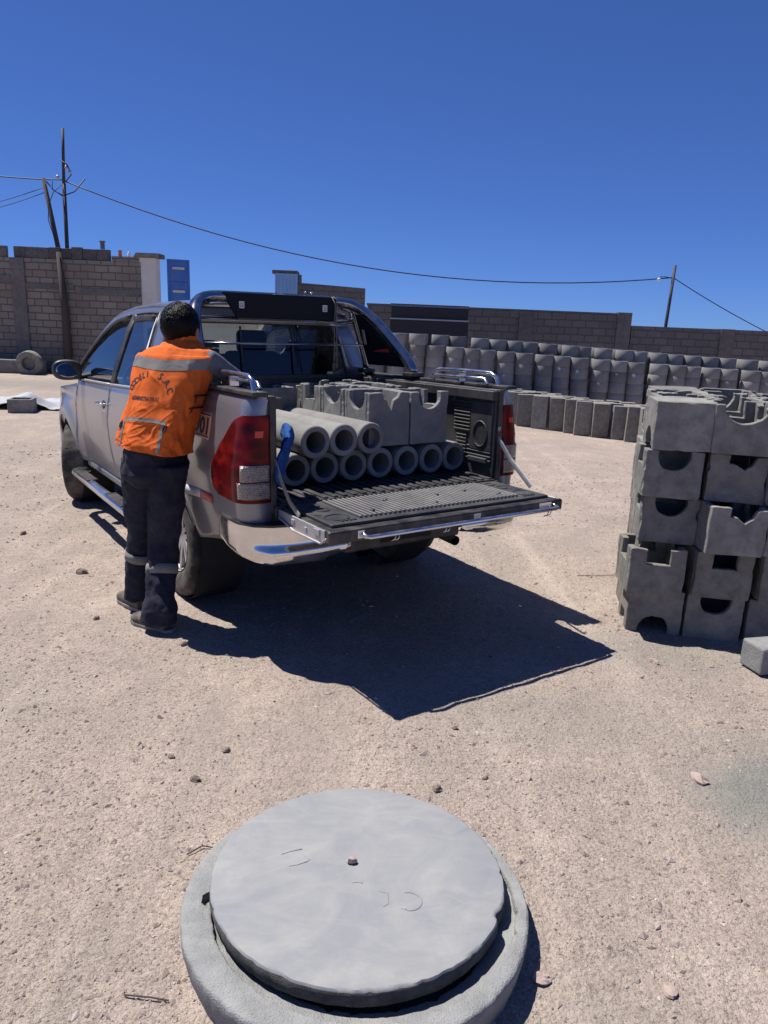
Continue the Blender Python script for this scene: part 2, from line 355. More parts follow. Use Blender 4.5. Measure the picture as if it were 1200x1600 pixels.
def block_wall(name, c1, c2, mortar, var=.3):
    t = NT(name); t.set(Roughness=.95); t.b.inputs['Specular IOR Level'].default_value = .15
    sep = t.n('ShaderNodeSeparateXYZ'); t.l(t.tc.outputs['Object'], sep.inputs[0]); cb = t.n('ShaderNodeCombineXYZ')
    t.l(sep.outputs[0], cb.inputs[0]); t.l(sep.outputs[2], cb.inputs[1])
    dn = t.n('ShaderNodeVectorMath'); dn.operation = 'ADD'
    nz = t.n('ShaderNodeTexNoise'); nz.inputs['Scale'].default_value = 2.5; t.l(t.tc.outputs['Object'], nz.inputs['Vector'])
    sc = t.n('ShaderNodeVectorMath'); sc.operation = 'SCALE'; sc.inputs['Scale'].default_value = .035; t.l(nz.outputs['Color'], sc.inputs[0])
    t.l(cb.outputs[0], dn.inputs[0]); t.l(sc.outputs[0], dn.inputs[1])
    br = t.n('ShaderNodeTexBrick'); t.l(dn.outputs[0], br.inputs['Vector']); br.offset = .5
    br.inputs['Scale'].default_value = 1; br.inputs['Brick Width'].default_value = .42; br.inputs['Row Height'].default_value = .21
    br.inputs['Mortar Size'].default_value = .018; br.inputs['Mortar Smooth'].default_value = .35; br.inputs['Bias'].default_value = 0
    br.inputs['Color1'].default_value = (*c1, 1); br.inputs['Color2'].default_value = (*c2, 1); br.inputs['Mortar'].default_value = (*mortar, 1)
    n = t.noise(.9, 6, .65); f = t.ramp(n, [(.35, (0, 0, 0)), (.7, (var,)*3)])
    c = t.mix(f, br.outputs['Color'], tuple(x*.45 for x in c1)); n2 = t.noise(30, 4)
    c = t.mix(t.math('MULTIPLY', n2, .4), c, tuple(x*.6 for x in c1))
    t.l(c, t.b.inputs['Base Color'])
    t.l(t.bump(n2, .4, .01, t.bump(t.math('SUBTRACT', 1.0, br.outputs['Fac']), .8, .02)), t.b.inputs['Normal']); return t.m
M['blocks'] = block_wall('tan concrete block masonry', (.31, .275, .235), (.23, .205, .175), (.10, .092, .082), .6)
M['blocks_grey'] = block_wall('grey concrete block masonry', (.195, .185, .178), (.15, .142, .138), (.11, .104, .10), .5)
M['column'] = concrete('plain cast column', (.13, .122, .117), (.18, .17, .16), .4, scale=.6)
M['slab_top'] = concrete('coping slab', (.10, .097, .095), (.16, .153, .148), .5, scale=.6, rand=.25)
M['plaster'] = simple('dirty white plaster', (.62, .60, .56), .9, dirt=.4, dcol=(.35, .33, .30), dscale=3, bump=.4, bscale=30)
M['blue_gate'] = simple('faded blue gate paint', (.03, .15, .50), .5, dirt=.25, dcol=(.25, .36, .5), dscale=3)
M['blue_gate_pale'] = simple('pale blue gate paint', (.20, .40, .68), .5, dirt=.25, dcol=(.4, .5, .6), dscale=3)
M['pole'] = simple('dark pole', (.035, .035, .045), .7)
M['wood'] = simple('old dark timber', (.06, .05, .045), .9, bump=.5)
M['wire'] = simple('wire', (.02, .02, .025), .6)
M['orange_brick'] = simple('orange brick', (.50, .14, .06), .9)
M['hill'] = simple('pale hill', (.40, .33, .30), .95, dirt=.5, dscale=.004, dcol=(.30, .26, .25))
M['tarp'] = cloth('white plastic sheet', (.40, .41, .43), .6, 5, 200, var=.1)
M['rack'] = simple('dark painted rack', (.02, .02, .028), .7)

# ------------------------------------------------------------------ ground
TO = Vector((-.54964, 4.86011, 0)); TH, TP, TR = .59739, -.020, -.006
Fh = Vector((-math.sin(TH), math.cos(TH), 0))
def gz(x, y):
    s = (x-TO.x)*Fh.x+(y-TO.y)*Fh.y
    z = -.02*min(max(s, 0), 6.5)
    if y > 8: z -= .042*min(max(x-1, 0), 14)*min((y-8)/6, 1)
    return z
def build_ground():
    def axis(lo, hi, a, b, st, g):
        c = list(np.arange(a, b+1e-6, st)); q = [c[-1]]; d = st
        while q[-1] < hi: d *= g; q.append(q[-1]+d)
        p = [c[0]]; d = st
        while p[-1] > lo: d *= g; p.append(p[-1]-d)
        return p[:0:-1]+c+q[1:]
    xs = axis(-4000, 4000, -2.4, 2.6, .022, 1.045); ys = axis(-300, 6000, .8, 5.6, .022, 1.035)
    vs = []
    for y in ys:
        for x in xs:
            z = gz(x, y); d = math.hypot(x, y)
            if d < 60:
                z += .010*noise.noise(Vector((x*1.3, y*1.3, 0)))+.012*noise.noise(Vector((x*.35, y*.35, 3)))*min(1, d/6)
                if d < 9:
                    z += .007*noise.noise(Vector((x*5, y*5, 7)))+.005*noise.noise(Vector((x*17, y*17, 1)))
            vs.append((x, y, z))
    nx = len(xs); fs = [(j*nx+i, j*nx+i+1, (j+1)*nx+i+1, (j+1)*nx+i) for j in range(len(ys)-1) for i in range(nx-1)]
    b = MB(); b.v = vs; b.f = fs; b.mi = [0]*len(fs)
    o = b.build('ground', M['ground'], smooth=True, fix=False)
    return tag(o, 'pale sandy yard of trampled gravel', None, None, 'structure')
GROUND = build_ground()
def gh(x, y):
    d = math.hypot(x, y); z = gz(x, y)
    return z+.010*noise.noise(Vector((x*1.3, y*1.3, 0)))+.012*noise.noise(Vector((x*.35, y*.35, 3)))*min(1, d/6)+(.007*noise.noise(Vector((x*5, y*5, 7)))+.005*noise.noise(Vector((x*17, y*17, 1))) if d < 9 else 0)
def build_gravel():
    rs = np.random.RandomState(3); V = []; Fc = []
    base = [(1, 0, 0), (0, 1, 0), (-1, 0, 0), (0, -1, 0), (0, 0, 1), (0, 0, -1)]
    ff = [(0, 1, 4), (1, 2, 4), (2, 3, 4), (3, 0, 4), (1, 0, 5), (2, 1, 5), (3, 2, 5), (0, 3, 5)]
    N = 95000; n = 0
    for k in range(N):
        y = 1.0+rs.rand()**1.7*9.5; x = (rs.rand()-.5)*(1.35*y+.6)
        if noise.noise(Vector((x*1.1, y*1.1, 9))) < rs.rand()*.9-.62: continue
        s = .0013+.0028*rs.exponential(.5)*(1+.16*y)
        s = min(s, .016)
        z = gh(x, y)+s*.15
        a = rs.rand()*6.28; ca, sa = math.cos(a), math.sin(a); sx, sy, sz = s*(.7+.7*rs.rand()), s*(.6+.5*rs.rand()), s*(.4+.4*rs.rand())
        for q in base:
            jx, jy, jz = q[0]*sx*(.7+.6*rs.rand()), q[1]*sy*(.7+.6*rs.rand()), q[2]*sz*(.8+.4*rs.rand())
            if q[2]: jx += s*(rs.rand()-.5)*.7; jy += s*(rs.rand()-.5)*.7
            V.append((x+jx*ca-jy*sa, y+jx*sa+jy*ca, z+jz))
        Fc += [(p+n*6, q+n*6, r_+n*6) for p, q, r_ in ff]; n += 1
    b = MB(); b.v = V; b.f = Fc; b.mi = [0]*len(Fc)
    tag(b.build('gravel', M['stone'], fix=False), 'fine loose gravel scattered over the yard', 'gravel', None, 'stuff')
build_gravel()
def rock_mesh(name, r, mat, seed, det=10):
    b = MB(); b.ball((0, 0, 0), 1, det); q = []
    for v in b.v:
        v = Vector(v); k = 1+.55*noise.noise(v*1.1+Vector((seed*7.3, seed, 0)))+.2*noise.noise(v*2.7+Vector((seed, 3, 0)))
        q.append((v.x*r[0]*k, v.y*r[1]*k, v.z*r[2]*k))
    b.v = q; return b.build(name, mat, smooth=False)
rocks = [(-2.05, 4.69, .035, 'rock_dark', 'dark stone on the sand left of the worker'), (-1.64, 3.9, .022, 'rock_dark', 'small dark stone just left of the worker\'s boots'),
         (-.81, 2.56, .016, 'rock_dark', 'small dark stone alone in the lower left yard'), (.245, 2.42, .022, 'rock_dark', 'dark angular stone behind the concrete lid'),
         (1.30, 2.555, .036, 'rock_pink', 'flat pink stone at the grey patch on the right'), (.48, 1.60, .026, 'rock_pink', 'flat pink stone touching the right foot of the concrete ring'),
         (.82, 1.575, .024, 'rock_pink', 'flat pink stone low on the right of the ring'), (-.68, 2.42, .02, 'rock_dark', 'lower dark stone of the pair above the ring at left'),
         (-.60, 2.62, .017, 'rock_dark', 'brown stone between the worker and the ring'), (1.5, 3.62, .03, 'rock_pink', 'pale stone in front of the box pile'), (.44, 2.5, .014, 'stone', 'small pale pebble right of the dark stone behind the lid'),
         (-1.05, 3.6, .02, 'rock_dark', 'dark stone at the tip of the worker\'s shadow'), (.35, 2.86, .014, 'rock_dark', 'small dark pebble below the truck shadow'), (-2.9, 5.6, .03, 'rock_dark', 'dark stone left of the front wheel')]
for i, (x, y, r, mk, lb) in enumerate(rocks):
    flat = .5 if mk == 'rock_pink' else .7
    o = rock_mesh('rock', (r, r*.75, r*flat), M[mk], i+1); o.location = (x, y, gh(x, y)+r*flat*.4); o.rotation_euler = (0, .15, i*1.3)
    tag(o, lb, 'stone', 'loose stones on the yard')
# dry twigs
for i, (pts, lb) in enumerate([([(-.60, 2.02), (-.56, 2.06), (-.50, 2.05), (-.47, 2.10)], 'thin dry twig left behind the concrete ring'), ([(-.62, 1.50), (-.55, 1.49), (-.50, 1.485)], 'short dark twig left of the concrete ring'), ([(1.42, 5.0), (1.7, 5.02), (2.0, 4.98)], 'thin long twig on the sand beyond the tailgate')]):
    b = MB(); b.tube([(x, y, gh(x, y)+.006+.004*(k % 2)) for k, (x, y) in enumerate(pts)], .0022, 6)
    tag(b.build('twig', M['wood']), lb, 'twig', 'dry twigs')
# ------------------------------------------------------------------ near ring and lid
def near_ring():
    co, ci = Vector((-.036, 1.788, 0)), Vector((-.012, 1.795, 0)); n = 280; Rout, Rin = .500, .440
    prof = [(Rin-.06, -.03, 1), (Rin-.06, .062, 1), (Rin-.055, .066, 1), (Rin-.006, .066, 1), (Rin-.001, .068, 1), (Rin-.001, .07, 1), (Rin, .086, 1), (Rin+.003, .0895, 1), (Rin+.008, .0900, 1), (Rin+.030, .0910, 1), (Rout-.008, .090, 0), (Rout-.003, .088, 0), (Rout, .083, 0), (Rout, .070, 0), (Rout-.004, .045, 0), (Rout-.010, .02, 0), (Rout-.018, -.03, 0)]
    vs = []
    for r, h, inn in prof:
        c = ci if inn else co
        for j in range(n):
            a = 2*PI*j/n; d = Vector((math.cos(a), math.sin(a), 0))
            k = noise.noise(Vector((d.x*6, d.y*6, h*9)))*.003+noise.noise(Vector((d.x*26, d.y*26, h*26)))*.0028
            hh = h; rr = r+k
            if .08 <= h: hh += noise.noise(Vector((d.x*9, d.y*9, 5)))*.002+noise.noise(Vector((r*90, d.x*40, d.y*40)))*.0008
            if inn and h > .06 and r < Rin+.01:
                e = noise.noise(Vector((d.x*13, d.y*13, 3))); rr += max(0, e-.2)*.03
                da = abs((a-R(187)+PI) % (2*PI)-PI)            # broken mouth at the left
                if da < .075: rr += .034*(1-(da/.075)**2)*(1 if r < Rin+.005 else .75)
                da = abs((a-R(-32)+PI) % (2*PI)-PI)
                if da < .12: rr -= .007*(1-da/.12)
            x, y = c.x+d.x*rr, c.y+d.y*rr
            vs.append((x, y, hh-.06*(y-1.788)*min(1, max(0, hh/.09))))
    b = MB(); k = len(prof)
    b.add(vs, [(i*n+j, i*n+(j+1) % n, (i+1)*n+(j+1) % n, (i+1)*n+j) for i in range(k-1) for j in range(n)])
    tag(b.build('concrete_ring', M['ring'], smooth=True, auto=50), 'large low rough concrete ring on the sand, carrying the round lid', 'concrete ring')
    # lid: tilted a little, its back edge on the rim
    T = Matrix.Translation((-.033, 1.840, .084)) @ Matrix.Rotation(math.atan(-.06), 4, 'X'); Rl = .435; H = .041
    rings = [(0.0, 0), (.1, 0), (.2, 0), (.3, 0), (Rl-.012, 0), (Rl-.004, -.002), (Rl, -.008), (Rl+.001, -.020), (Rl-.001, -.038), (Rl-.006, -.052), (Rl-.02, -.057), (.2, -.057), (0, -.057)]
    b = MB(); n = 180; vs = []
    for r, h in rings:
        for j in range(n):
            a = 2*PI*j/n; x, y = r*math.cos(a), r*math.sin(a); rr = r; hh = h
            if r > Rl-.02:
                e = noise.noise(Vector((math.cos(a)*14, math.sin(a)*14, h*30)))
                rr += .0022*e-(max(0, e-.05)*.016 if -.012 < h < -.001 else 0)-.003*max(0, noise.noise(Vector((math.cos(a)*30, math.sin(a)*30, 2))))
                da = abs((a-R(-21)+PI) % (2*PI)-PI)     # broken edge at right
                if da < .06: rr -= .016*(1-(da/.06)**2)*(1 if h > -.03 else .4); hh -= .010*(1-da/.06) if h > -.012 else 0
            vs.append((rr*math.cos(a), rr*math.sin(a), H+hh))
    b.add(vs, [(i*n+j, (i+1)*n+j, (i+1)*n+(j+1) % n, i*n+(j+1) % n) for i in range(len(rings)-1) for j in range(n)])
    lid = thing('manhole_lid', 'round smooth grey concrete lid lying on the near ring', 'lid'); lid.matrix_world = T
    b.mi = [1 if 6 <= i//n else 0 for i in range(len(b.f))]; b.build('slab', [M['lid'], M['lid_side_shade']], lid, smooth=True, auto=40, weld=False)
    # figures scratched into the top: thin raised and lowered trowel lines
    def scratch(pts, r=.0016):
        sc = MB(); sc.tube([(x, y, H+.0004) for x, y in pts], [(r*1.7, r*.9)]*len(pts), 6); sc.build('scratch', M['lid'], lid, smooth=True)
    scratch([(-.24, .055), (-.215, .07), (-.18, .083)]); scratch([(-.17, .055), (-.150, .035), (-.157, .026)], .0014); scratch([(-.21, .002), (-.185, .010), (-.157, .026)], .0013)
    def arc(cx, cy, r, a0, a1, sx=1): return [(cx+sx*r*math.cos(R(a)), cy+r*math.sin(R(a))) for a in range(a0, a1+1, 15)]
    scratch(arc(.148, -.125, .036, -100, 110), .0015); scratch(arc(.148, -.125, .034, -130, -90), .001)
    scratch([(.062, -.09), (.088, -.095), (.090, -.138), (.076, -.15)], .0011); scratch(arc(.0, -.085, .03, 60, 130), .001)
    st = rock_mesh('stone', (.017, .013, .013), M['rock_pink'], 23, 8); st.location = (-.053, 1.872, .083+.041+.008)
    tag(st, 'small reddish stone lying on the middle of the lid', 'stone')
near_ring()

# ------------------------------------------------------------------ inspection boxes
def wall_poly(w, h, kind, r):
    """outline of one box wall, its top edge cut as in 'kind'"""
    p = [(-w/2, 0), (w/2, 0), (w/2, h)]
    if kind == 'S':
        p += [(math.cos(R(a))*r, h-.02-math.sin(R(a))*r) if 0 < a < 180 else (math.cos(R(a))*r, h) for a in range(0, 181, 12)]
    elif kind == 'B':
        p += [(math.cos(R(a))*r*1.25, h-math.sin(R(a))*r*1.15) for a in range(0, 181, 9)]
    elif kind == 'R':
        p += [(r*.75, h), (r*.75, h-r*1.05), (-r*.75, h-r*1.05), (-r*.75, h)]
    elif kind == 'V':
        p += [(r*.9, h), (r*.7, h-.35*r), (r*.35, h-.55*r), (r*.2, h-1.3*r), (-.1*r, h-.9*r), (-.3*r, h-.5*r), (-.55*r, h-.42*r), (-.6*r, h)]
    elif kind == 'C':   # broken corner beside a square cut
        p = [(-w/2, 0), (w/2, 0), (w/2, h-.004), (w*.30, h-.008), (w*.22, h-.055), (w*.10, h-.085), (.0, h-.06), (-.01, h-.05), (-.05, h-.05), (-.05, h)]
    p += [(-w/2, h)]
    return p
def rough(poly, seed, h, chip=.5):
    """resample an outline and knock small chips out of it"""
    q = []; n = len(poly); cx = sum(p[0] for p in poly)/n; cz = h*.42
    for i in range(n):
        a, b_ = poly[i], poly[(i+1) % n]; L = math.hypot(b_[0]-a[0], b_[1]-a[1]); k = max(1, int(L/.017))
        for j in range(k):
            u = j/k; q.append((lerp(a[0], b_[0], u), lerp(a[1], b_[1], u), j == 0))
    r = []
    for x, z, cor in q:
        e = abs(noise.noise(Vector((x*38, z*38, seed*3.7))))*.0055; c2 = noise.noise(Vector((x*13, z*13, seed*9.1+4)))
        e += max(0, c2-.22)*.055*chip
        if cor: e += .002
        dx, dz = x, z-cz; L = math.hypot(dx, dz) or 1
        if z < .004 and not cor: e *= .4
        # notch edges crumble away from the middle, outer edges towards it
        s = 1 if (abs(x) < .105 and z > h*.45 and z < h-.003) else -1
        r.append((x+s*dx/L*e, max(0, z+(-e*.8 if z > h*.45 else e*.3))))
    return r
def inspection_box(name, w, h, kinds, mat, t=.034, seed=0, floor=True, rr=.085):
    b = MB(); kinds = list(kinds)
    # front (-y), back (+y) full width; left, right between them
    for k, sgn in ((kinds[0], -1), (kinds[1], 1)):
        y0 = -w/2 if sgn < 0 else w/2-t
        b.prism(rough(wall_poly(w, h, k, rr), seed+sgn, h), (0, y0, 0), (1, 0, 0), (0, 0, 1), (0, t, 0))
    for k, sgn in ((kinds[2], -1), (kinds[3], 1)):
        x0 = -w/2+.0015 if sgn < 0 else w/2-t-.0015
        b.prism(rough(wall_poly(w-2*t-.0004, h-.001, k, rr), seed+sgn+5, h), (x0, 0, 0), (0, 1, 0), (0, 0, 1), (t, 0, 0))
    if floor: b.box((0, 0, t/2+.001), (w-2*t-.002, w-2*t-.002, t))
    # cast surfaces are never quite straight
    q = []
    for v in b.v:
        v = Vector(v); e = Vector((noise.noise(v*9+Vector((seed, 0, 0))), noise.noise(v*9+Vector((0, seed, 5))), noise.noise(v*9+Vector((3, 0, seed)))))
        q.append(v+e*.0045)
    b.v = q
    o = b.build(name, mat, bevel=.0035, seg=1, weld=False)
    return o
PILE_M = {}
def pile():
    ang = R(-9.7); O = Vector((1.461, 4.04, 0)); ux = Vector((math.cos(ang), math.sin(ang), 0)); uy = Vector((-math.sin(ang), math.cos(ang), 0)); W, H, P = .315, .272, .327
    variants = {}
    def get(kinds, mk):
        key = (kinds, mk)
        if key not in variants:
            o = inspection_box('inspection_box', W, H, kinds, M[mk], seed=len(variants)*3.1, rr=.088); variants[key] = [o, False]
        return variants[key]
    # (column, row, level): cut kinds front/back/left/right, upside down, turn, dx, dy, extra text
    F = {(0, 0, 0): ('SNNR', True, 0, 0, 0, .05, 'brownish box upside down with an arch at its foot, bottom left of the pile'),
         (1, 0, 0): ('SRNN', False, 0, 0, 0, .0, 'bottom box of the second column with a dark half round notch on top'),
         (0, 0, 1): ('RRRS', False, 5, -.045, -.075, 0, 'left box on the lowest one, with square notches, pushed out to the front'),
         (1, 0, 1): ('RNNN', False, 3, -.005, -.05, 0, 'brown box with a small square hole at its top edge, under the jutting one'),
         (0, 0, 2): ('SRRN', False, -2, .025, .05, 0, 'middle box of the left front column with a half round notch'),
         (1, 0, 2): ('CRNS', False, 7, .005, -.10, 0, 'box with a broken corner jutting out of the middle of the pile'),
         (0, 0, 3): ('SNRN', False, 0, -.005, .0, 0, 'fourth box up at left with a deep round notch under the top one'),
         (1, 0, 3): ('CRNN', False, -2, .02, .03, 0, 'fourth box up in the second column with a jagged top edge'),
         (0, 0, 4): ('NNNS', True, 0, .02, .0, 0, 'top left box of the pile, upside down with an arch in its lit side'),
         (1, 0, 4): ('BRNR', False, 0, .0, -.01, 0, 'top box of the second column with a big half round mouth'),
         (2, 0, 0): ('NSNR', False, 0, .02, .02, 0, 'bottom box of the third column at the right edge'), (2, 0, 1): ('NRCN', False, 3, .03, -.03, 0, 'second box up in the third column at the right edge'),
         (2, 0, 2): ('SRRN', False, -4, .03, -.06, 0, 'third box up at the right edge of the picture, jutting forward'), (2, 0, 3): ('NNRN', True, 0, .0, 0, 0, 'fourth box up in the third column at the right edge'),
         (2, 0, 4): ('RSNN', False, 0, .02, .02, 0, 'top box of the third column at the right edge')}
    colw = ['first', 'second', 'third', 'fourth', 'fifth']; lv = ['bottom', 'second', 'third', 'fourth', 'top']
    ks = ['SRNR', 'RNSN', 'NSRN', 'RSNS', 'CNRN', 'BRNN', 'NRNS', 'VNSR']
    for c in range(0, 5):
        for r in range(4):
            for l in range(5):
                if c >= 3 and r > 2: continue
                if (c, r, l) in F: kd, flip, tw, dx, dy, _, lab = F[(c, r, l)]
                else:
                    kd = rnd.choice(ks); flip = rnd.random() < .35; tw = rnd.uniform(-6, 6); dx, dy = rnd.uniform(-.025, .03), rnd.uniform(-.015, .015)
                    
                    lab = f'{lv[l]} grey box of the pile, {colw[c]} column, {["front", "second", "third", "back"][r]} row'
                mk = ['concrete_brown', 'concrete_brown', 'concrete_dark', 'concrete_dark', 'concrete'][l] if l < 4 else 'concrete_dark'
                ent = get(kd, mk)
                o = ent[0] if not ent[1] else ent[0].copy()
                if ent[1]: COL.objects.link(o)
                ent[1] = True
                p = O+ux*(W/2+c*P+dx+.055*r)+uy*(W/2+r*P+dy)
                z = gz(p.x, p.y)-.004+l*(H+.003)
                o.rotation_euler = (rnd.uniform(-.012, .012), (PI if flip else 0)+rnd.uniform(-.012, .012), ang+R(tw)); o.location = (p.x, p.y, z+(H if flip else 0))
                tag(o, lab, 'concrete box', 'notched concrete boxes piled at the right')
    # small block on the ground at the right edge
    b = MB(); b.box((0, 0, .075), (.17, .16, .15)); o = b.build('concrete_block', M['ring'], bevel=.012); o.location = (2.07, 3.60, 0); o.rotation_euler = (0, 0, .25)
    tag(o, 'small rough concrete block on the ground at the right edge', 'concrete block')
pile()

# ------------------------------------------------------------------ ring stacks and standing slabs
def ring_mesh(name, r, h, mat, n=28, t=.035):
    b = MB(); b.lathe([(r-t, 0), (r-.004, 0), (r, .006), (r, h-.006), (r-.004, h), (r-t, h)], n, closed=True)
    return b.build(name, mat, smooth=True, auto=50)
def ring_stacks():
    h = .24; r = .205; P = .425; base = ring_mesh('concrete_ring', r, h, M['stack']); used = False
    hid = MB()
    rows = [(16.95, 6, 6, -1.15, 24, 'front'), (17.42, 7, 3, -.95, 24, 'second'), (17.9, 7, 2, 2.9, 14, 'third'), (18.4, 7, 2, 3.3, 8, 'fourth')]
    for y, lv, vis, x0, n, nm in rows:
        for i in range(n):
            x = x0+i*P+rnd.uniform(-.012, .012); yy = y+rnd.uniform(-.03, .03); L = lv
            if nm == 'front' and i in (3, 4): L = 7
            if nm == 'third' and i % 5 == 4: L -= 1
            g = gz(x, yy)-.01; lean = rnd.uniform(-.016, .016)
            for k in range(L):
                z = g+k*(h+.0015)
                if k < L-vis:
                    hid.lathe([(r, z), (r, z+h)], 16, c=(x, yy, 0)); continue
                o = base if not used else base.copy()
                if used: COL.objects.link(o)
                used = True
                o.location = (x+lean*k+rnd.uniform(-.005, .005), yy+rnd.uniform(-.005, .005), z); o.rotation_euler = (0, 0, rnd.uniform(0, 6))
                kk = k+1; pos = 'topmost' if k == L-1 else (ORD[L-k]+' from top')
                tag(o, f'grey concrete ring, {pos} in the {ORD[i+1]} stack from left, {nm} row of stacks', 'concrete ring', 'concrete rings stacked in rows before the back wall')
    tag(hid.build('hidden_rings', M['stack'], smooth=True), 'lower concrete rings hidden inside the rows of stacks', 'concrete rings', None, 'stuff')
ring_stacks()
def slabs():
    # front bases run from the truck towards the pile; hollow slabs standing on end
    A = Vector((1.55, 16.35, 0)); B = Vector((4.75, 13.35, 0)); d = (B-A).normalized(); nrm = Vector((-d.y, d.x, 0)); L = (B-A).length; W, D, H = .30, .17, .66
    var = []
    for s in range(3):
        b = MB(); b.box((0, 0, H/2), (W, D*(.8+.2*s), H)); o = b.build('concrete_slab', M[['concrete_brown', 'concrete_brown', 'concrete_dark'][s]], bevel=.008); var.append([o, False])
    ang = -R(12)
    for r in range(5):
        n = int((L+2.2)/.335)
        for i in range(n):
            p = A+d*(i*.335+rnd.uniform(-.02, .02)-.2)+nrm*(.26*r+rnd.uniform(-.02, .02)+(.10*math.sin(i*1.7) if r == 0 else 0))
            v = rnd.choice(var); o = v[0] if not v[1] else v[0].copy()
            if v[1]: COL.objects.link(o)
            v[1] = True
            o.location = (p.x, p.y, gz(p.x, p.y)-.01+rnd.uniform(-.015, .015)); o.rotation_euler = (rnd.uniform(-.03, .03), rnd.uniform(-.02, .02), ang+rnd.uniform(-.12, .12))
            tag(o, f'brownish concrete slab standing on end, {ORD[i+1]} from left in the {["front", "second", "third", "fourth", "back"][r]} row', 'concrete slab', 'concrete slabs standing upright in front of the ring stacks')
slabs()

# ------------------------------------------------------------------ walls, gate, poles
def left_wall():
    t = thing('block_wall', 'tan concrete block wall at left topped with upright slabs', 'wall', (0, 23, 0)); g = -.14
    b = MB(); b.box((-13.6, .10, (3.25+g)/2), (11.9, .20, 3.25-g)); b.build('wall_panel', M['blocks'], t)
    for x in (-11.35, -8.62+.0):
        pass
    for x, wd in ((-11.38, .42), (-15.2, .42)):
        b = MB(); b.box((x, .085, (3.25+g)/2+.004), (wd, .26, 3.25-g)); b.build('column', M['column'], t)
    for x0, x1, z, hh in ((-19.5, -11.6, 2.63, .22), (-11.16, -9.7, 2.45, .16), (-9.5, -7.7, 2.34, .2), (-19.5, -9.7, .02, .3)):
        b = MB(); b.box(((x0+x1)/2, .085, z), (x1-x0, .24, hh)); b.build('tie_beam', M['column'], t)
    # slabs standing on the wall
    x = -18.0; k = 0
    while x < -8.6:
        wd = rnd.uniform(.30, .44); hh = .36+rnd.uniform(-.04, .03)
        if -11.53 < x+wd/2 < -11.38: x += .10; continue
        if -11.24 < x+wd/2 < -11.03: x += .15; continue
        o = MB().box((0, 0, hh/2), (wd-.008, .12, hh)).build('coping_slab', M['slab_top'], t, bevel=.01); o.location = (x+wd/2, .1+rnd.uniform(-.02, .02), 3.252); o.rotation_euler = (0, rnd.uniform(-.02, .02), 0); x += wd
    o = MB().box((-8.1, .1, 3.33), (.83, .18, .152)).build('coping_slab', M['blocks'], t)
    # things left on the wall
    for x, hh, wd, mk, nm, lb in ((-8.28, .19, .085, 'orange_brick', 'brick', 'orange brick standing on the wall, the left one'), (-7.78, .13, .07, 'orange_brick', 'brick', 'orange brick standing on the wall beside the white gate pillar')):
        o = MB().box((0, 0, hh/2), (wd, .08, hh)).build(nm, M[mk], bevel=.008); o.location = (x, 23.1, 3.407); tag(o, lb, 'brick', 'bricks on the wall')
    b = MB(); b.lathe([(0, 0), (.04, 0), (.045, .02), (.045, .08), (.02, .12), (.018, .15), (0, .15)], 14); o = b.build('bottle', M['white_plastic'], smooth=True); o.location = (-8.02, 23.1, 3.407)
    tag(o, 'small pale bottle on the wall between two orange bricks', 'bottle')
    o = MB().box((0, 0, .1), (.10, .10, .2)).box((0, 0, .215), (.14, .14, .03)).build('block_stub', M['column']); o.location = (-8.80, 23.1, 3.60); tag(o, 'small grey stub on top of the upright slabs', 'block')
    # timber leaning on the wall
    b = MB(); b.tube([(-9.98, 22.85, -.15), (-9.96, 22.86, 1.7), (-10.06, 22.9, 3.45)], [.13, .11, .07], 10); tag(b.build('timber_prop', M['wood'], smooth=True), 'dark timber prop standing against the left block wall', 'timber')
left_wall()
def right_wall():
    t = thing('block_wall', 'long low grey block wall behind the ring stacks', 'wall', (0, 22.7, 0)); g = -.9
    b = MB(); b.box((3.2, .10, (2.28+g)/2), (7.9, .20, 2.28-g)); b.build('wall_panel', M['blocks_grey'], t)
    b = MB(); b.box((14.2, .10, (1.99+g)/2), (13.9, .20, 1.99-g)); b.build('wall_panel', M['blocks_grey'], t)
    for x, zt in ((4.05, 2.283), (7.0, 2.36), (10.15, 2.0), (14.0, 2.0)):
        b = MB(); b.box((x, .085, (zt+g)/2), (.42, .26, zt-g)); b.build('column', M['column'], t)
    b = MB(); b.box((3.0, .1, 2.31), (7.55, .22, .05)); b.build('cap', M['column'], t)
    # stretch further left behind the truck and the gate
    t2 = thing('block_wall', 'taller grey wall seen beyond the open blue gate', 'wall', (0, 30, 0))
    b = MB(); pts = [(-3.80, 3.21), (-1.10, 3.09)]
    b.prism([(-3.80, -.2), (-1.10, -.2), (-1.10, 3.09), (-3.80, 3.21)], (0, 0, 0), (1, 0, 0), (0, 0, 1), (0, .2, 0)); b.build('wall_panel', M['blocks_grey'], t2)
    b = MB(); b.box((-3.72, .1, 3.36), (.16, .22, .29)); b.build('pier_top', M['column'], t2)
right_wall()
def hollow_gate(name, x, y, z0, z1, w_, ang, mat, label, rails, holes):
    t = thing(name, label, 'gate', (x, y, 0), ang)
    fr = MB(); 
    for dx in (0.02, w_-.02): fr.box((dx, 0, (z0+z1)/2), (.05, .06, z1-z0))
    n = rails
    for k in range(n+1): fr.box((w_/2, 0, z0+.025+(z1-z0-.05)*k/n), (w_-.09, .058, .05))
    fr.build('gate_frame', mat, t)
    b = MB(); b.box((w_/2, .012, (z0+z1)/2), (w_-.06, .012, z1-z0-.04)); b.build('sheet_panel', mat, t)
    if holes:
        for k in range(n):
            zc = z0+(z1-z0)*(k+.62)/n
            MB().box((w_*.5, -.012, zc), (w_*.55, .012, .07)).build('bracket', M['plaster'], t)
    else:
        for k in range(1, 6): MB().box((w_*k/6, -.01, (z0+z1)/2), (.02, .02, z1-z0-.1)).build('bar', mat, t)
    return t
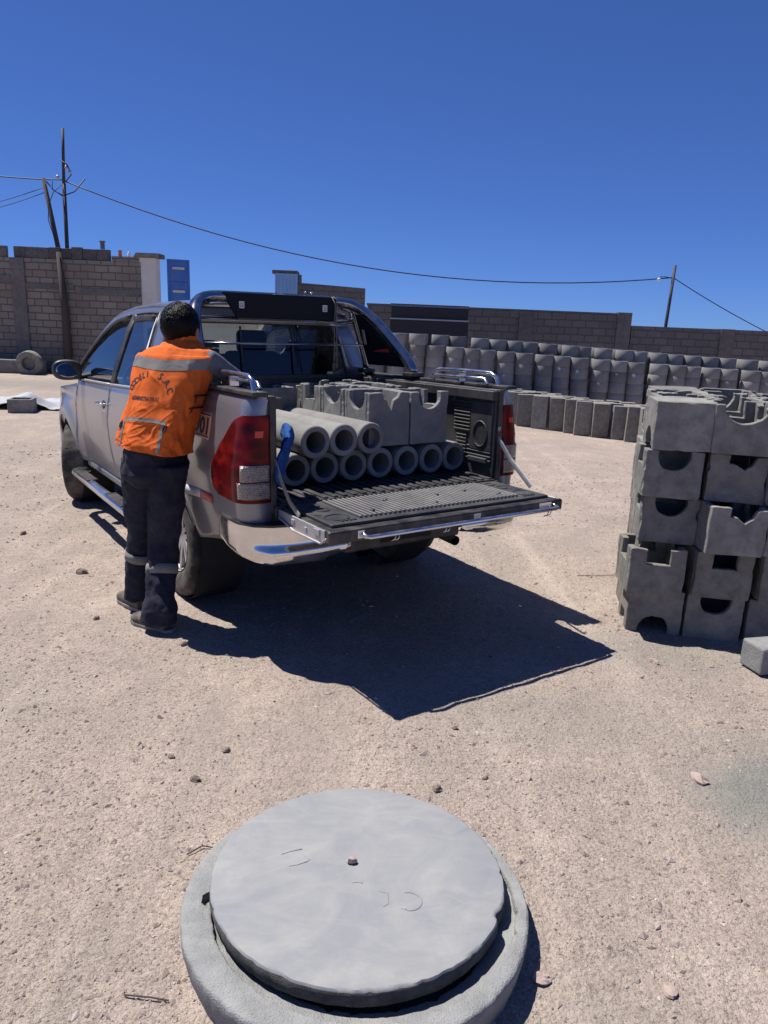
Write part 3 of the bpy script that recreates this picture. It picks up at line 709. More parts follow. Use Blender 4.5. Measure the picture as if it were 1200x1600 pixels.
def gate():
    t = thing('gate_pillar', 'white plastered gate pillar with a wide capstone', 'pillar', (-7.45, 23.25, 0))
    MB().box((0, 0, 1.63), (.50, .46, 3.54)).build('shaft', M['plaster'], t, bevel=.01)
    b = MB(); b.hexa([(-.38, -.34, 3.405), (.38, -.34, 3.405), (.38, .34, 3.405), (-.38, .34, 3.405), (-.30, -.30, 3.53), (.38, -.30, 3.53), (.38, .30, 3.53), (-.30, .30, 3.53)]); b.build('capstone', M['slab_top'], t)
    hollow_gate('gate_leaf', -7.14, 24.0, -.05, 3.46, .68, R(70)*0+R(14), M['blue_gate'], 'deep blue metal gate leaf beside the white pillar', 5, True)
    hollow_gate('gate_leaf', -4.60, 29.6, -.05, 3.50, .86, R(0), M['blue_gate_pale'], 'pale blue gate leaf seen against the sky by the taller wall', 3, False)
    t = thing('gate_pillar', 'grey gate pillar with a capstone behind the pale blue leaf', 'pillar', (-4.25, 30.2, 0))
    MB().box((0, 0, 1.7), (.5, .5, 3.6)).build('shaft', M['plaster'], t); MB().box((-.02, 0, 3.57), (.98, .8, .15)).build('capstone', M['slab_top'], t, bevel=.02)
gate()
def rack():
    t = thing('dark_rack', 'dark slatted rack standing behind the ring stacks', 'rack', (1.02, 20.6, 0))
    b = MB(); b.box((0, 0, 1.45), (2.12, .5, .5+.35)); b.build('lower_panel', M['rack'], t)
    b = MB(); b.box((0, 0, 1.90), (2.14, .54, .035)); b.build('pale_rail', M['galv'], t)
    b = MB(); b.box((0, .02, 2.05), (2.08, .44, .30)); b.build('upper_panel', M['rack'], t)
    b = MB(); b.box((0, -.02, 2.21), (2.14, .06, .022)); b.box((0, -.02, 2.285), (2.14, .06, .022)); b.build('top_rail', M['rack'], t)
    b = MB()
    for k in range(52): b.box((-1.05+k*.0412, -.02, 2.247), (.016, .03, .054))
    b.build('slats', M['galv'], t)
    for sx in (-1, 1):
        for sy in (-1, 1): MB().box((sx*1.02, sy*.2, .45), (.06, .06, 1.2)).build('leg', M['rack'], t)
rack()
def poles():
    t = thing('power_pole', 'tall thin dark power pole behind the left wall', 'pole', (-11.56, 27, 0))
    b = MB(); b.tube([(0, 0, -.2), (.02, 0, 4), (.05, 0, 6.0)], [.075, .07, .065], 10); b.tube([(.05, 0, 6.0), (.13, 0, 7.76)], [.055, .05], 10); b.build('shaft', M['pole'], t, smooth=True)
    b = MB(); b.tube([(.0, -.05, 6.75), (.25, -.1, 6.6), (.35, -.05, 6.3), (.15, -.1, 6.05)], .018, 6); b.tube([(-.55, 0, 6.05), (-.25, -.1, 5.75), (.05, -.1, 5.6), (.45, -.1, 5.75), (.8, 0, 6.2)], .02, 6); b.tube([(-.3, -.1, 6.1), (-.32, -.1, 5.8), (0, -.1, 5.6)], .015, 6)
    b.build('cable_loops', M['wire'], t, smooth=True)
    for dx, dz in ((.2, 6.52), (.32, 6.38), (-.12, 6.2)): MB().lathe([(0, -.05), (.05, -.05), (.06, 0), (.04, .05), (0, .07)], 10, c=(dx, -.08, dz)).build('insulator', M['galv'], t, smooth=True)
    t = thing('power_pole', 'leaning wooden pole left of the tall power pole', 'pole', (-11.70, 26.9, 0))
    MB().tube([(.0, 0, -.2), (-.12, 0, 3.9), (-.46, 0, 6.13)], [.10, .085, .07], 10).build('shaft', M['wood'], t, smooth=True)
    MB().tube([(-.12, -.1, 4.0), (-.35, -.1, 4.8), (-.28, -.12, 5.3), (-.1, -.1, 5.7), (.2, -.08, 5.95)], .014, 6).build('drop_cable', M['wire'], t, smooth=True)
    t = thing('power_pole', 'thin pole with a lamp behind the right end of the wall', 'pole', (9.83, 27, 0))
    MB().tube([(0, 0, -.9), (.0, 0, 2.1), (.06, 0, 4.16)], [.065, .06, .05], 10).build('shaft', M['pole'], t, smooth=True)
    MB().tube([(0, 0, 3.72), (-.28, 0, 3.76), (-.42, 0, 3.74)], .015, 6).build('arm', M['pole'], t)
    MB().ball((-.46, 0, 3.66), (.075, .06, .05), 10).build('lamp_head', M['white_plastic'], t, smooth=True)
    def cable(a, b_, sag, lb, r=.016):
        a, b_ = Vector(a), Vector(b_); m_ = MB(); m_.tube([a.lerp(b_, u)-Vector((0, 0, sag*4*u*(1-u))) for u in frange(0, 1, 25)], r, 6); tag(m_.build('overhead_wire', M['wire'], smooth=True), lb, 'wire', 'overhead wires')
    cable((-11.5, 27, 6.1), (9.87, 27, 3.74), 1.28, 'long sagging wire across the sky between the two poles', .022)
    cable((9.87, 27, 3.74), (15, 27, 1.42), .12, 'wire dropping from the right pole to the picture edge')
    cable((-11.5, 27, 6.13), (-16, 27, 6.35), .08, 'upper wire leaving the tall pole to the left', .022)
    cable((-12.14, 26.9, 5.86), (-16, 27, 4.9), .12, 'thin wire from the leaning pole to the left, the upper one', .012)
    cable((-12.12, 26.9, 5.7), (-16, 27, 4.7), .12, 'thin wire from the leaning pole to the left, the lower one', .012)
poles()
def left_yard():
    o = MB().box((0, 0, .2), (3.3, .5, .42)).build('concrete_trough', M['concrete_dark'], bevel=.02); o.location = (-12.15, 22.3, -.14); tag(o, 'long concrete beam lying at the foot of the left wall', 'concrete beam')
    b = MB(); b.lathe([(.20, -.12), (.35, -.12), (.36, -.1), (.36, .1), (.35, .12), (.20, .12)], 32, axis='y', closed=True); b.lathe([(0, .03), (.2, .03)], 32, axis='y'); o = b.build('concrete_ring', M['concrete_dark'], smooth=True, auto=40); o.location = (-10.75, 22.0, .20); o.rotation_euler = (.12, 0, .1)
    tag(o, 'concrete ring leaning on its side against the left wall', 'concrete ring')
    o = MB().box((0, 0, .07), (.3, .2, .14)).build('brick', M['orange_brick'], bevel=.02); o.location = (-12.35, 21.4, -.14); tag(o, 'reddish block on the ground by the concrete beam', 'brick')
    # box halves under a plastic sheet
    for i, (x, y, w_, h, rz, lb) in enumerate(((-7.75, 13.2, .95, .30, .12, 'grey concrete box under the white sheet, at the left picture edge'), (-6.86, 13.62, .42, .26, .25, 'smaller grey concrete box at the right end of the white sheet'))):
        b = MB(); t_ = .05
        for (cx, cy, dx, dy) in ((0, -.2, w_, t_), (0, .2, w_, t_), (-w_/2+t_/2, 0, t_, .348), (w_/2-t_/2, 0, t_, .348)): b.box((cx, cy, h/2), (dx, dy, h))
        o = b.build('concrete_box', M['concrete_dark'], bevel=.01); o.location = (x, y, gz(x, y)-.01); o.rotation_euler = (0, 0, rz); tag(o, lb, 'concrete box')
    def f(u, v):
        x = lerp(-8.9, -6.35, u); y = lerp(13.55, 15.5, v)+.35*u; g = gz(x, y)
        e = max(0, 1-abs(v-.12)/.35)*(1 if u < .78 else max(0, 1-(u-.78)/.15)); z = g+.02+.30*e*(.8+.3*math.sin(u*9))
        z += .05*noise.noise(Vector((x*2.2, y*2.2, 2)))+.03*noise.noise(Vector((x*6, y*6, 4)))
        return (x+.12*noise.noise(Vector((v*4, u*3, 0))), y+.1*noise.noise(Vector((u*5, 3, v))), max(z, g+.012))
    b = MB(); b.grid(f, frange(0, 1, 60), frange(0, 1, 40)); tag(b.build('plastic_sheet', M['tarp'], smooth=True, solid=.004), 'crumpled white plastic sheet lying over concrete boxes at left', 'sheet')
left_yard()
def hills():
    b = MB()
    def f(u, v):
        x = lerp(-1500, 900, u); y = 2600+900*v; h = 95*max(0, math.sin(PI*v))*(.6+.5*noise.noise(Vector((u*5+1, v, 0)))+.15*noise.noise(Vector((u*17, v*3, 0))))
        return (x, y, -40+h*1.15)
    b.grid(f, frange(0, 1, 90), frange(0, 1, 16)); tag(b.build('hills', M['hill'], smooth=True), 'low pale desert hills on the horizon', None, None, 'structure')
hills()
# ------------------------------------------------------------------ pickup truck (s = left, b = back from the rear axle, z = up)
T = bpy.data.objects.new('pickup_truck', None); COL.objects.link(T)
tag(T, 'silver grey double cab pickup truck with its tailgate down and bed loaded', 'pickup truck')
L3 = Vector((-math.cos(TH), -math.sin(TH), 0)); F2 = Fh*math.cos(TP)+Vector((0, 0, math.sin(TP))); U2 = F2.cross(L3); L4 = L3*math.cos(TR)+U2*math.sin(TR); U3 = F2.cross(L4)
_m = Matrix((-L4, F2, -L4.cross(F2))).transposed().to_4x4(); _m.translation = TO; T.matrix_world = _m
def X(s, b, z): return Vector((-s, -b, z))
def world(s, b, z): return _m @ X(s, b, z)
BR = .86  # half width table
WT = [(.38, .80), (.45, .845), (.55, .878), (.70, .905), (.85, .918), (.98, .920), (1.06, .910), (1.12, .896), (1.20, .885), (1.28, .868), (1.335, .845)]
AX = (0.0, -3.085); RA = .445
def W(b, z):
    w_ = interp(z, WT)
    for a in AX:
        d = math.hypot(b-a, z-.40)
        w_ += .040*math.exp(-((d-.47)/.10)**2) if d > .40 else .03
    if b < -3.1: w_ -= .16*((-3.1-b)/.95)**2
    w_ -= .012*math.exp(-((z-1.03)/.018)**2)*.5
    return w_
def zbot(b):
    base = .47 if b < .35 else lerp(.47, .60, min(1, (b-.35)/.7))
    if b < -3.085: base = .50
    for a in AX:
        d = abs(b-a)
        if d < RA: base = max(base, .40+math.sqrt(RA*RA-d*d))
    return base
def panel(name, b0, b1, top, parent, side, n=None, mat=None, bot=None, th=.012, nz=16, offs=0):
    n = n or max(3, int(abs(b1-b0)/.03)); bs = frange(b0, b1, n)
    # make sure arch corners are sampled
    tz = top if callable(top) else (lambda b: top); bz = bot or zbot
    m_ = MB()
    def f(b, v):
        z = lerp(bz(b), tz(b), v); s = W(b, z)+offs
        if v < .06: s -= .0
        return X(side*s, b, z)
    m_.grid(f, bs, frange(0, 1, nz)); return m_.build(name, mat or M['paint'], parent, smooth=True, auto=60, solid=th)
def path_pt(t, z, off=0):
    """outer skin of the bed: t<=1.03 runs along the side, then round the corner to the inner edge s=.765"""
    rc = .085; w_ = W(min(t, 1.03), z); tp_ = .0
    if t <= 1.03: return w_+off, t
    u = t-1.03; arc = rc*PI/2
    bend = -.02*(z-1.0)      # tail leans a touch forward at the top
    if u <= arc:
        a = u/rc; return w_-rc+(rc+off)*math.cos(a), 1.03+(rc+off)*math.sin(a)+bend*(u/arc)
    v = min(1, (u-arc)/.07); return lerp(w_-rc, .765, v), 1.03+rc+off+bend
TEND = 1.03+.085*PI/2+.07
# dashed dark inner hull so that gaps between panels read dark
hull = MB()
hull.box(X(0, -1.9, .62), (1.60, 2.7, .42)); hull.box(X(0, .30, .66), (1.0, 1.5, .2)); hull.box(X(0, -3.55, .75), (1.30, .75, .55))
for sd_ in (-1, 1):
    hull.box(X(sd_*.45, -1.3, .50), (.09, 4.7, .13)); hull.box(X(sd_*.86, -1.45, .80), (.02, 1.95, .56))
hull.build('underbody', M['underbody'], T, bevel=.02)
b = MB(); b.tube([X(-.72, 0, .39), X(.72, 0, .39)], .05, 12); b.ball(X(0, 0, .39), (.15, .17, .15), 14); b.box(X(0, 1.0, .55), (1.2, .08, .1)); b.tube([X(-.72, -3.085, .39), X(.72, -3.085, .39)], .04, 10); b.build('axle', M['underbody'], T, smooth=True, auto=40)
b = MB(); b.lathe([(.1, -.12), (.26, -.12), (.36, -.08), (.38, 0), (.36, .08), (.26, .12), (.1, .12)], 32, c=X(0, .68, .62)); b.build('spare_wheel', M['rubber'], T, smooth=True)
b = MB(); b.tube([X(-.52, -.6, .42), X(-.52, .5, .44), X(-.5, 1.05, .42)], .03, 12, cap=False); b.build('exhaust', M['underbody'], T, smooth=True)
for sd_ in (-1, 1):
    for q in (0, -3.085):
        b = MB(); b.lathe([(.44, -.18), (.44, .10)], 40, axis='x', c=X(sd_*.71, q, .42)); b.build('wheel_well', M['black_matte'], T, smooth=True)

railtop = lambda b_: 1.335
for side, nm in ((1, 'left'), (-1, 'right')):
    # bed side
    m_ = MB(); ts = sorted(set(frange(-.47, 1.03, 54)+frange(1.03, 1.03+.085*PI/2, 9)+[TEND]+[-RA+.002, RA-.002]))
    zs = frange(0, 1, 26)
    def f(t, v):
        bb = min(t, 1.12); z0 = zbot(min(t, 1.03)) if t <= 1.03 else .69; z0 = z0 if t < .95 else lerp(z0, .69, min(1, (t-.95)/.08)) if t <= 1.03 else .69
        if v > .94:
            q = (v-.94)/.06; s, bb = path_pt(t, 1.325); return X(side*(s-.03*q*(1 if t < 1.1 else .0)), bb-.0, 1.325+.012*math.sin(q*PI/2))
        z = lerp(z0, 1.325, v/.94); s, bb = path_pt(t, z); return X(side*s, bb, z)
    m_.grid(f, ts, zs); bs_ = m_.build('bed_side', M['paint'], T, smooth=True, auto=60, solid=.01)
    # flare lip of the wheel arch
    for a in AX:
        m_ = MB(); pts = []
        for q in frange(R(20), R(168), 30):
            bb, z = a+math.cos(q)*(RA+.004), .40+math.sin(q)*(RA+.004); pts.append(X(side*(W(bb, z)-.004), bb, z))
        m_.tube(pts, (.011), 8); m_.build('arch_lip', M['paint'], T, smooth=True)
    # inner wall, rail cap
    m_ = MB(); m_.box(X(side*.735, .32, 1.07), (.03, 1.56, .53)); m_.box(X(side*.715, .32, 1.30), (.05, 1.57, .055))
    for z in (.90, .925, .95, .975): m_.box(X(side*.718, .62, z), (.012, .92, .010))
    for k in range(9): m_.box(X(side*.716, .80, 1.07+k*.022), (.016, .16, .010)); m_.box(X(side*.716, .80, .86+k*.022), (.016, .10, .009))
    m_.box(X(side*.712, .72, 1.27), (.03, .03, .05)); m_.box(X(side*.718, .98, 1.11), (.012, .20, .30))
    m_.tube([X(side*.711, .98+.062*math.cos(a), 1.06+.078*math.sin(a)) for a in frange(0, 2*PI, 21)], .007, 6)
    m_.box(X(side*.712, .97, .90), (.03, .17, .03)); m_.box(X(side*.70, 0, .90), (.10, .95, .20))
    m_.build('bed_liner_wall', M['liner'], T, bevel=.004, seg=1)
    m_ = MB(); m_.box(X(side*.748, 1.108, 1.04), (.032, .022, .58)); m_.build('door_jamb', M['black'], T, bevel=.006)
    m_ = MB(); m_.box(X(side*.815, .33, 1.347), (.085, 1.60, .022)); m_.box(X(side*.750, .33, 1.328), (.045, 1.58, .018)); m_.build('rail_cap', M['black'], T, bevel=.006)
    m_ = MB()
    m_.tube([X(side*.80, .36, 1.355), X(side*.80, .38, 1.40), X(side*.80, .43, 1.425), X(side*.80, .70, 1.428), X(side*.80, .95, 1.425), X(side*.80, 1.0, 1.405), X(side*.80, 1.02, 1.355)], .0135, 10)
    m_.tube([X(side*.75, .44, 1.358), X(side*.75, .46, 1.39), X(side*.75, .95, 1.392), X(side*.75, .98, 1.36)], .010, 8); m_.box(X(side*.775, .70, 1.385), (.05, .02, .05))
    m_.build('rail_handle', M['steel'], T, smooth=True, auto=50)
    # tail lamp
    def bo(z): return interp(z, [(.815, .80), (.84, .72), (.90, .69), (.97, .715), (1.05, .79), (1.13, .87), (1.19, .93), (1.225, .985), (1.245, 1.06)])
    m_ = MB()
    def f(u, z):
        t = lerp(bo(z), TEND, u); s, bb = path_pt(t, z, .014-.012*(max(0, 1-u*12)+max(0, (u-.94)*12)))
        return X(side*s, bb, z)
    m_.grid(f, frange(0, 1, 26), [.815, .818]+frange(.83, 1.235, 20)+[1.242, 1.245]); lamp = m_.build('tail_light', M['lamp_red'], T, smooth=True, auto=70, solid=.02)
    m_ = MB()
    for (za, zb) in ((.836, .918), (.924, 1.005)):
        def f(u, v):
            z = lerp(za, zb, v); t = lerp(1.085 if za > .9 else 1.07, TEND-.012, u); s, bb = path_pt(t, z, .019); return X(side*s, bb, z)
        m_.grid(f, frange(0, 1, 10), frange(0, 1, 8))
    m_.build('reversing_lens', M['lamp_clear'], lamp, smooth=True, auto=60, solid=.004)
    m_ = MB()
    def f(u, v):
        z = lerp(1.14, 1.172, v); t = lerp(1.13, 1.165, u); s, bb = path_pt(t, z, .018); return X(side*s, bb, z)
    m_.grid(f, frange(0, 1, 4), frange(0, 1, 3)); m_.build('lens_square', simple('bright red lens square', (.6, .04, .03), .2), lamp, solid=.003)
    # doors, fender
    belt = lambda b_: interp(b_, [(-2.85, 1.175), (-2.5, 1.195), (-1.5, 1.215), (-.5, 1.245)])
    fd = panel('front_door', -2.62, -1.495, belt, T, side); rd = panel('rear_door', -1.485, -.60, belt, T, side)
    panel('cab_corner', -.592, -.515, belt, T, side)
    panel('front_fender', -3.95, -2.63, lambda b_: interp(b_, [(-4, .98), (-3.6, 1.06), (-2.9, 1.13), (-2.6, 1.165)]), T, side)
    for dr, bb in ((fd, -1.63), (rd, -.74)):
        m_ = MB(); s0 = W(bb, 1.06); m_.tube([X(side*(s0-.004), bb+.075, 1.062), X(side*(s0+.034), bb+.055, 1.068), X(side*(s0+.038), bb, 1.070), X(side*(s0+.034), bb-.075, 1.066), X(side*(s0-.004), bb-.095, 1.060)], [(.016, .010)]*5, 8)
        m_.build('handle', M['chrome'], dr, smooth=True)
        MB().ball(X(side*(s0-.002), bb, 1.05), (.006, .065, .042), 14).build('handle_recess', M['underbody'], dr, smooth=True)
    for dr, b0, b1 in ((fd, -2.60, -1.50), (rd, -1.48, -.61)):
        m_ = MB(); m_.tube([X(side*(W(b_, belt(b_))-.004), b_, belt(b_)+.006) for b_ in frange(b0, b1, 8)], (.010), 6); m_.build('window_trim', M['galv'], dr, smooth=True)
    # sill and running board
    m_ = MB(); m_.box(X(side*.835, -1.56, .452), (.06, 2.05, .06)); m_.build('sill', M['paint'], T, bevel=.015)
    m_ = MB(); m_.tube([X(side*.86, -2.57, .37), X(side*.95, -2.56, .375), X(side*.985, -2.50, .38), X(side*.99, -1.6, .38), X(side*.99, -.70, .38), X(side*.96, -.62, .38), X(side*.86, -.60, .38)], .038, 14)
    rb = m_.build('running_board', M['steel'], T, smooth=True)
    for q in (-2.1, -1.05): MB().box(X(side*.982, q, .418), (.085, .46, .010)).build('step_pad', M['black'], rb, bevel=.004)
    # greenhouse: G(b,v) from belt (v=0) to the roof edge (v=1)
    zr = lambda b_: interp(b_, [(-2.88, 1.20), (-2.72, 1.34), (-2.5, 1.49), (-2.28, 1.62), (-2.08, 1.712), (-1.85, 1.772), (-1.5, 1.808), (-1.1, 1.818), (-.8, 1.81), (-.52, 1.785)])
    def sr(z): return interp(z, [(1.17, .872), (1.25, .862), (1.5, .760), (1.70, .69), (1.80, .64)])
    def G(b_, v, off=0):
        z0 = belt(b_); z = lerp(z0, max(zr(b_), z0+.005), v); return X(side*(sr(z)+off+.012*math.sin(PI*min(1, (z-1.2)/.55))), b_, z)
    cabb = lambda z: interp(z, [(1.24, -.515), (1.745, -.60)])
    def strip(name, bs, v0, v1, mat, par=T, off=0, nv=5, th=.012):
        m_ = MB(); m_.grid(lambda b_, q: G(b_, lerp(v0(b_) if callable(v0) else v0, v1(b_) if callable(v1) else v1, q), off), bs, frange(0, 1, nv)); return m_.build(name, mat, par, smooth=True, auto=60, solid=th)
    vt = lambda b_: max(.0, 1-.055/max(.02, zr(b_)-belt(b_)))
    strip('roof_rail', frange(-2.86, -.53, 60), vt, 1, M['paint'])
    strip('pillar', frange(-1.545, -1.435, 4), 0, vt, M['black'], off=.002)
    m_ = MB()
    def f(u, v):      # rear pillar, leading edge slopes
        bb = lerp(lerp(-.74, -.84, v), lerp(-.52, -.56, v), u); return G(bb, v*vt(bb)*1.0)
    m_.grid(f, frange(0, 1, 5), frange(0, 1, 8)); m_.build('rear_pillar', M['paint'], T, smooth=True, solid=.012)
    m_ = MB()
    def f(u, v): bb = lerp(-1.43, lerp(-.745, -.845, v), u); return G(bb, .02+v*(vt(bb)-.02), -.008)
    m_.grid(f, frange(0, 1, 9), frange(0, 1, 8)); rw = m_.build('side_window', M['glass_dark'], rd, smooth=True)
    strip('side_window', frange(-2.84, -1.55, 30), .0, vt, M['glass_dark'], par=fd, off=-.008)
    # black window frames and rain visor
    m_ = MB(); q = []
    for v in frange(.03, 1, 6): q.append(G(lerp(-.755, -.855, v), v*vt(-.82), .002))
    q += [G(b_, vt(b_)-.01, .002) for b_ in frange(-.87, -1.42, 6)]; m_.tube(q, [(.012, .006)]*len(q), 6)
    q = [G(b_, vt(b_)-.02, .006) for b_ in frange(-1.56, -2.75, 16)]; m_.tube(q, [(.010, .016)]*len(q), 6)
    q = [G(b_, vt(b_)-.07, .008) for b_ in frange(-.90, -1.42, 6)]; m_.tube(q, [(.006, .024)]*len(q), 6)
    m_.build('window_frame', M['black'], T, smooth=True)
    if side == 1:
        m_ = MB(); m_.grid(lambda u, v: G(lerp(-.87, -.815, u)-.02*v, .42+v*.42, .001), frange(0, 1, 3), frange(0, 1, 5)); m_.build('window_strip', M['white_plastic'], rw, solid=.002)  # plain white strip laid on the rear side window
    # mirror
    m_ = MB(); c_ = X(side*1.005, -2.44, 1.285)
    m_.ball(c_, (.125, .062, .088), 20); mi = m_.build('mirror', M['black'], T, smooth=True, sub=1)
    q = []
    for v in mi.data.vertices:      # squarer housing with a flat back face
        d = v.co-c_; 
        if d.y < -.032: d.y = -.032
        d.x = math.copysign(.125*abs(d.x/.125)**.75, d.x); d.z = math.copysign(.088*abs(d.z/.088)**.75, d.z); v.co = c_+d
    m_ = MB(); m_.lathe([(0, 0), (.9, 0), (1, .003)], 24, axis='y', c=(0, 0, 0)); m_.v = [tuple(Vector((c_.x+v[0]*.102, c_.y-.0345+v[1], c_.z+v[2]*.062))) for v in m_.v]; MG = Matrix.Rotation(R(-7), 3, 'X') @ Matrix.Rotation(R(9*side), 3, 'Z'); cc_ = Vector((c_.x, c_.y-.040, c_.z)); m_.v = [tuple(cc_+MG @ (Vector((v[0], v[1]-.006, v[2]))-cc_)) for v in m_.v]; m_.build('mirror_glass', simple('mirror glass', (.8, .8, .8), .01, 1), mi)
    m_ = MB(); m_.tube([X(side*.85, -2.50, 1.205), X(side*.92, -2.48, 1.225), X(side*.96, -2.45, 1.25)], [(.035, .03), (.03, .022), (.028, .022)], 10); m_.build('mirror_arm', M['black'], mi, smooth=True)
    # wheels
    for a, ax in zip(AX, ('rear', 'front')):
        we = bpy.data.objects.new('wheel', None); COL.objects.link(we); we.parent = T
        dz = .018*side*0
        we.location = X(side*.785, a, .388-(.006*side)*.785*-1*0)
        if ax == 'front': we.rotation_euler = (0, 0, R(-24))
        sg = -side   # outward = local x * sg
        prof = [(.215, -.10), (.235, -.118), (.27, -.13), (.33, -.137), (.365, -.128), (.383, -.108), (.388, -.06), (.389, 0), (.388, .06), (.383, .108), (.365, .128), (.33, .137), (.27, .13), (.235, .118), (.215, .10)]
        m_ = MB(); n = 96; vs = []
        for r_, h_ in prof:
            for j in range(n):
                q = r_
                if r_ > .382:
                    q -= .009 if ((j % 4 == 0) if abs(h_) > .1 else (j+int(h_*50)) % 4 == 0) else 0
                if abs(h_) < .001 or abs(h_) == .06: q -= .0
                aa = 2*PI*j/n; vs.append((h_*sg, q*math.cos(aa), q*math.sin(aa)))
        k = len(prof); m_.add(vs, [(i*n+j, i*n+(j+1) % n, (i+1)*n+(j+1) % n, (i+1)*n+j) for i in range(k-1) for j in range(n)])
        m_.build('tyre', M['rubber'], we, smooth=True, auto=35)
        m_ = MB(); m_.lathe([(.225, .118), (.222, .10), (.20, .06), (.20, -.09)], 48, axis='x'); m_.lathe([(0, .075), (.045, .075), (.05, .06), (.05, -.05)], 24, axis='x')
        for j in range(6):
            aa = j*PI/3+.2; rot = Matrix.Rotation(aa, 3, 'X'); 
            for dd in (-.022, .022): m_.hexa([rot @ Vector((x_, y_, z_)) for x_, y_, z_ in ((.045, -.016+dd*.6, .04), (.045, .016+dd*.6, .04), (.075, .016+dd*.6, .04), (.075, -.016+dd*.6, .04), (.065, -.012+dd*2, .21), (.065, .012+dd*2, .21), (.095, .012+dd*2, .21), (.095, -.012+dd*2, .21))])
        m_.v = [(v[0]*sg, v[1], v[2]) for v in m_.v]; m_.build('rim', M['alloy'], we, smooth=True, auto=40)
        m_ = MB(); m_.lathe([(0, -.02), (.15, -.02), (.15, .01), (0, .01)], 32, axis='x'); m_.build('brake_disc', M['galv'], we, smooth=True, auto=40)

# roof, windshield, hood, front
zr = lambda b_: interp(b_, [(-2.88, 1.20), (-2.72, 1.34), (-2.5, 1.49), (-2.28, 1.62), (-2.08, 1.712), (-1.85, 1.772), (-1.5, 1.808), (-1.1, 1.818), (-.8, 1.81), (-.52, 1.785)])
def sr(z): return interp(z, [(1.17, .872), (1.25, .862), (1.5, .760), (1.70, .69), (1.80, .64)])
def roofp(u, b_):
    z = zr(b_); se = sr(z)+.01; s = lerp(-se, se, u); k = 1-abs(s/se)**2.6; kb = .12*max(0, min(1, (-1.9-b_)/.9))
    return X(s, b_-kb*k, z+.052*k)
m_ = MB(); m_.grid(roofp, frange(0, 1, 25), frange(-2.06, -.53, 30)); m_.build('roof', M['paint'], T, smooth=True, solid=.015)
m_ = MB(); m_.grid(roofp, frange(.035, .965, 25), frange(-2.84, -2.065, 14)); m_.build('windshield', M['glass'], T, smooth=True)
m_ = MB(); m_.tube([X(.35, -1.95, 1.80), X(.35, -1.98, 1.82), X(.36, -1.55, 2.0)], .003, 5)
def hoodp(u, b_):
    ze = interp(b_, [(-4.02, .90), (-3.9, .98), (-3.6, 1.06), (-2.9, 1.13), (-2.6, 1.165)]); se = W(b_, ze)-.035; s = lerp(-se, se, u); k = 1-abs(s/se)**3
    return X(s, b_, ze+.045*k)
m_ = MB(); m_.grid(hoodp, frange(0, 1, 25), frange(-3.98, -2.66, 20)); m_.build('hood', M['paint'], T, smooth=True, solid=.012)
m_ = MB(); m_.box(X(0, -4.0, .78), (1.1, .08, .30)); m_.build('grille', M['black'], T, bevel=.02)
m_ = MB()
for k in range(4): m_.box(X(0, -4.045, .68+k*.07), (1.04, .02, .03))
m_.build('grille_bar', M['chrome'], T, bevel=.004)
for sd_ in (-1, 1): MB().box(X(sd_*.67, -3.95, .84), (.28, .14, .15)).build('headlight', M['lamp_clear'], T, bevel=.03)
m_ = MB(); m_.box(X(0, -4.03, .52), (1.62, .18, .24)); m_.box(X(.76, -3.86, .52), (.14, .4, .24)); m_.box(X(-.76, -3.86, .52), (.14, .4, .24)); m_.build('front_bumper', M['paint'], T, bevel=.05, seg=3)
# cab back wall with window opening
m_ = MB(); o_ = []
def cb(s, z): return X(s, interp(z, [(.80, -.50), (1.24, -.515), (1.70, -.57), (1.80, -.59)]), z)
def cg(s0, s1, z0, z1, n1=6, n2=5):
    m_.grid(lambda u, v: cb(lerp(s0(lerp(z0, z1, v)), s1(lerp(z0, z1, v)), u), lerp(z0, z1, v)), frange(0, 1, n1), frange(0, 1, n2))
ed = lambda z: interp(z, [(.80, .80), (1.22, .86), (1.5, .765), (1.745, .665), (1.79, .63), (1.82, .5)])
wi = lambda z: interp(z, [(1.30, .66), (1.70, .565)])
cg(lambda z: -ed(z), lambda z: ed(z), .80, 1.315); cg(lambda z: -ed(z), lambda z: -wi(z), 1.315, 1.695); cg(lambda z: wi(z), lambda z: ed(z), 1.315, 1.695); cg(lambda z: -ed(z), lambda z: ed(z), 1.695, 1.80, 8)
m_.build('cab_rear_panel', M['paint'], T, smooth=True, auto=30, solid=.012)
m_ = MB(); cg(lambda z: -wi(z)-.012, lambda z: wi(z)+.012, 1.305, 1.70, 6, 5); m_.v = [(v[0], v[1]-.0, v[2]) for v in m_.v]; o_ = m_.build('rear_window', M['glass_dark'], T, smooth=True); o_.location = (0, .012, 0)
m_ = MB(); q = [cb(-wi(1.31), 1.31), cb(-wi(1.70), 1.70), cb(wi(1.70), 1.70), cb(wi(1.31), 1.31), cb(-wi(1.31), 1.31)]; m_.tube(q, .011, 6)
for s_ in (-.20, .20): m_.tube([cb(s_, 1.31), cb(s_, 1.675)], .008, 6)
m_.build('window_seal', M['black'], T)
# headboard, bed floor
m_ = MB(); m_.box(X(0, -.455, 1.07), (1.44, .035, .54)); m_.box(X(0, -.455, 1.33), (1.50, .06, .03)); m_.build('headboard', M['liner'], T, bevel=.006)
m_ = MB(); m_.box(X(0, .33, .785), (1.44, 1.60, .03))
for k in range(24): m_.box(X(-.69+k*.06, .33, .804), (.028, 1.58, .010))
m_.build('bed_floor', M['liner'], T, bevel=.002, seg=1)
m_ = MB(); m_.box(X(0, 1.125, .735), (1.50, .03, .11)); m_.build('rear_crossmember', M['black'], T, bevel=.008)
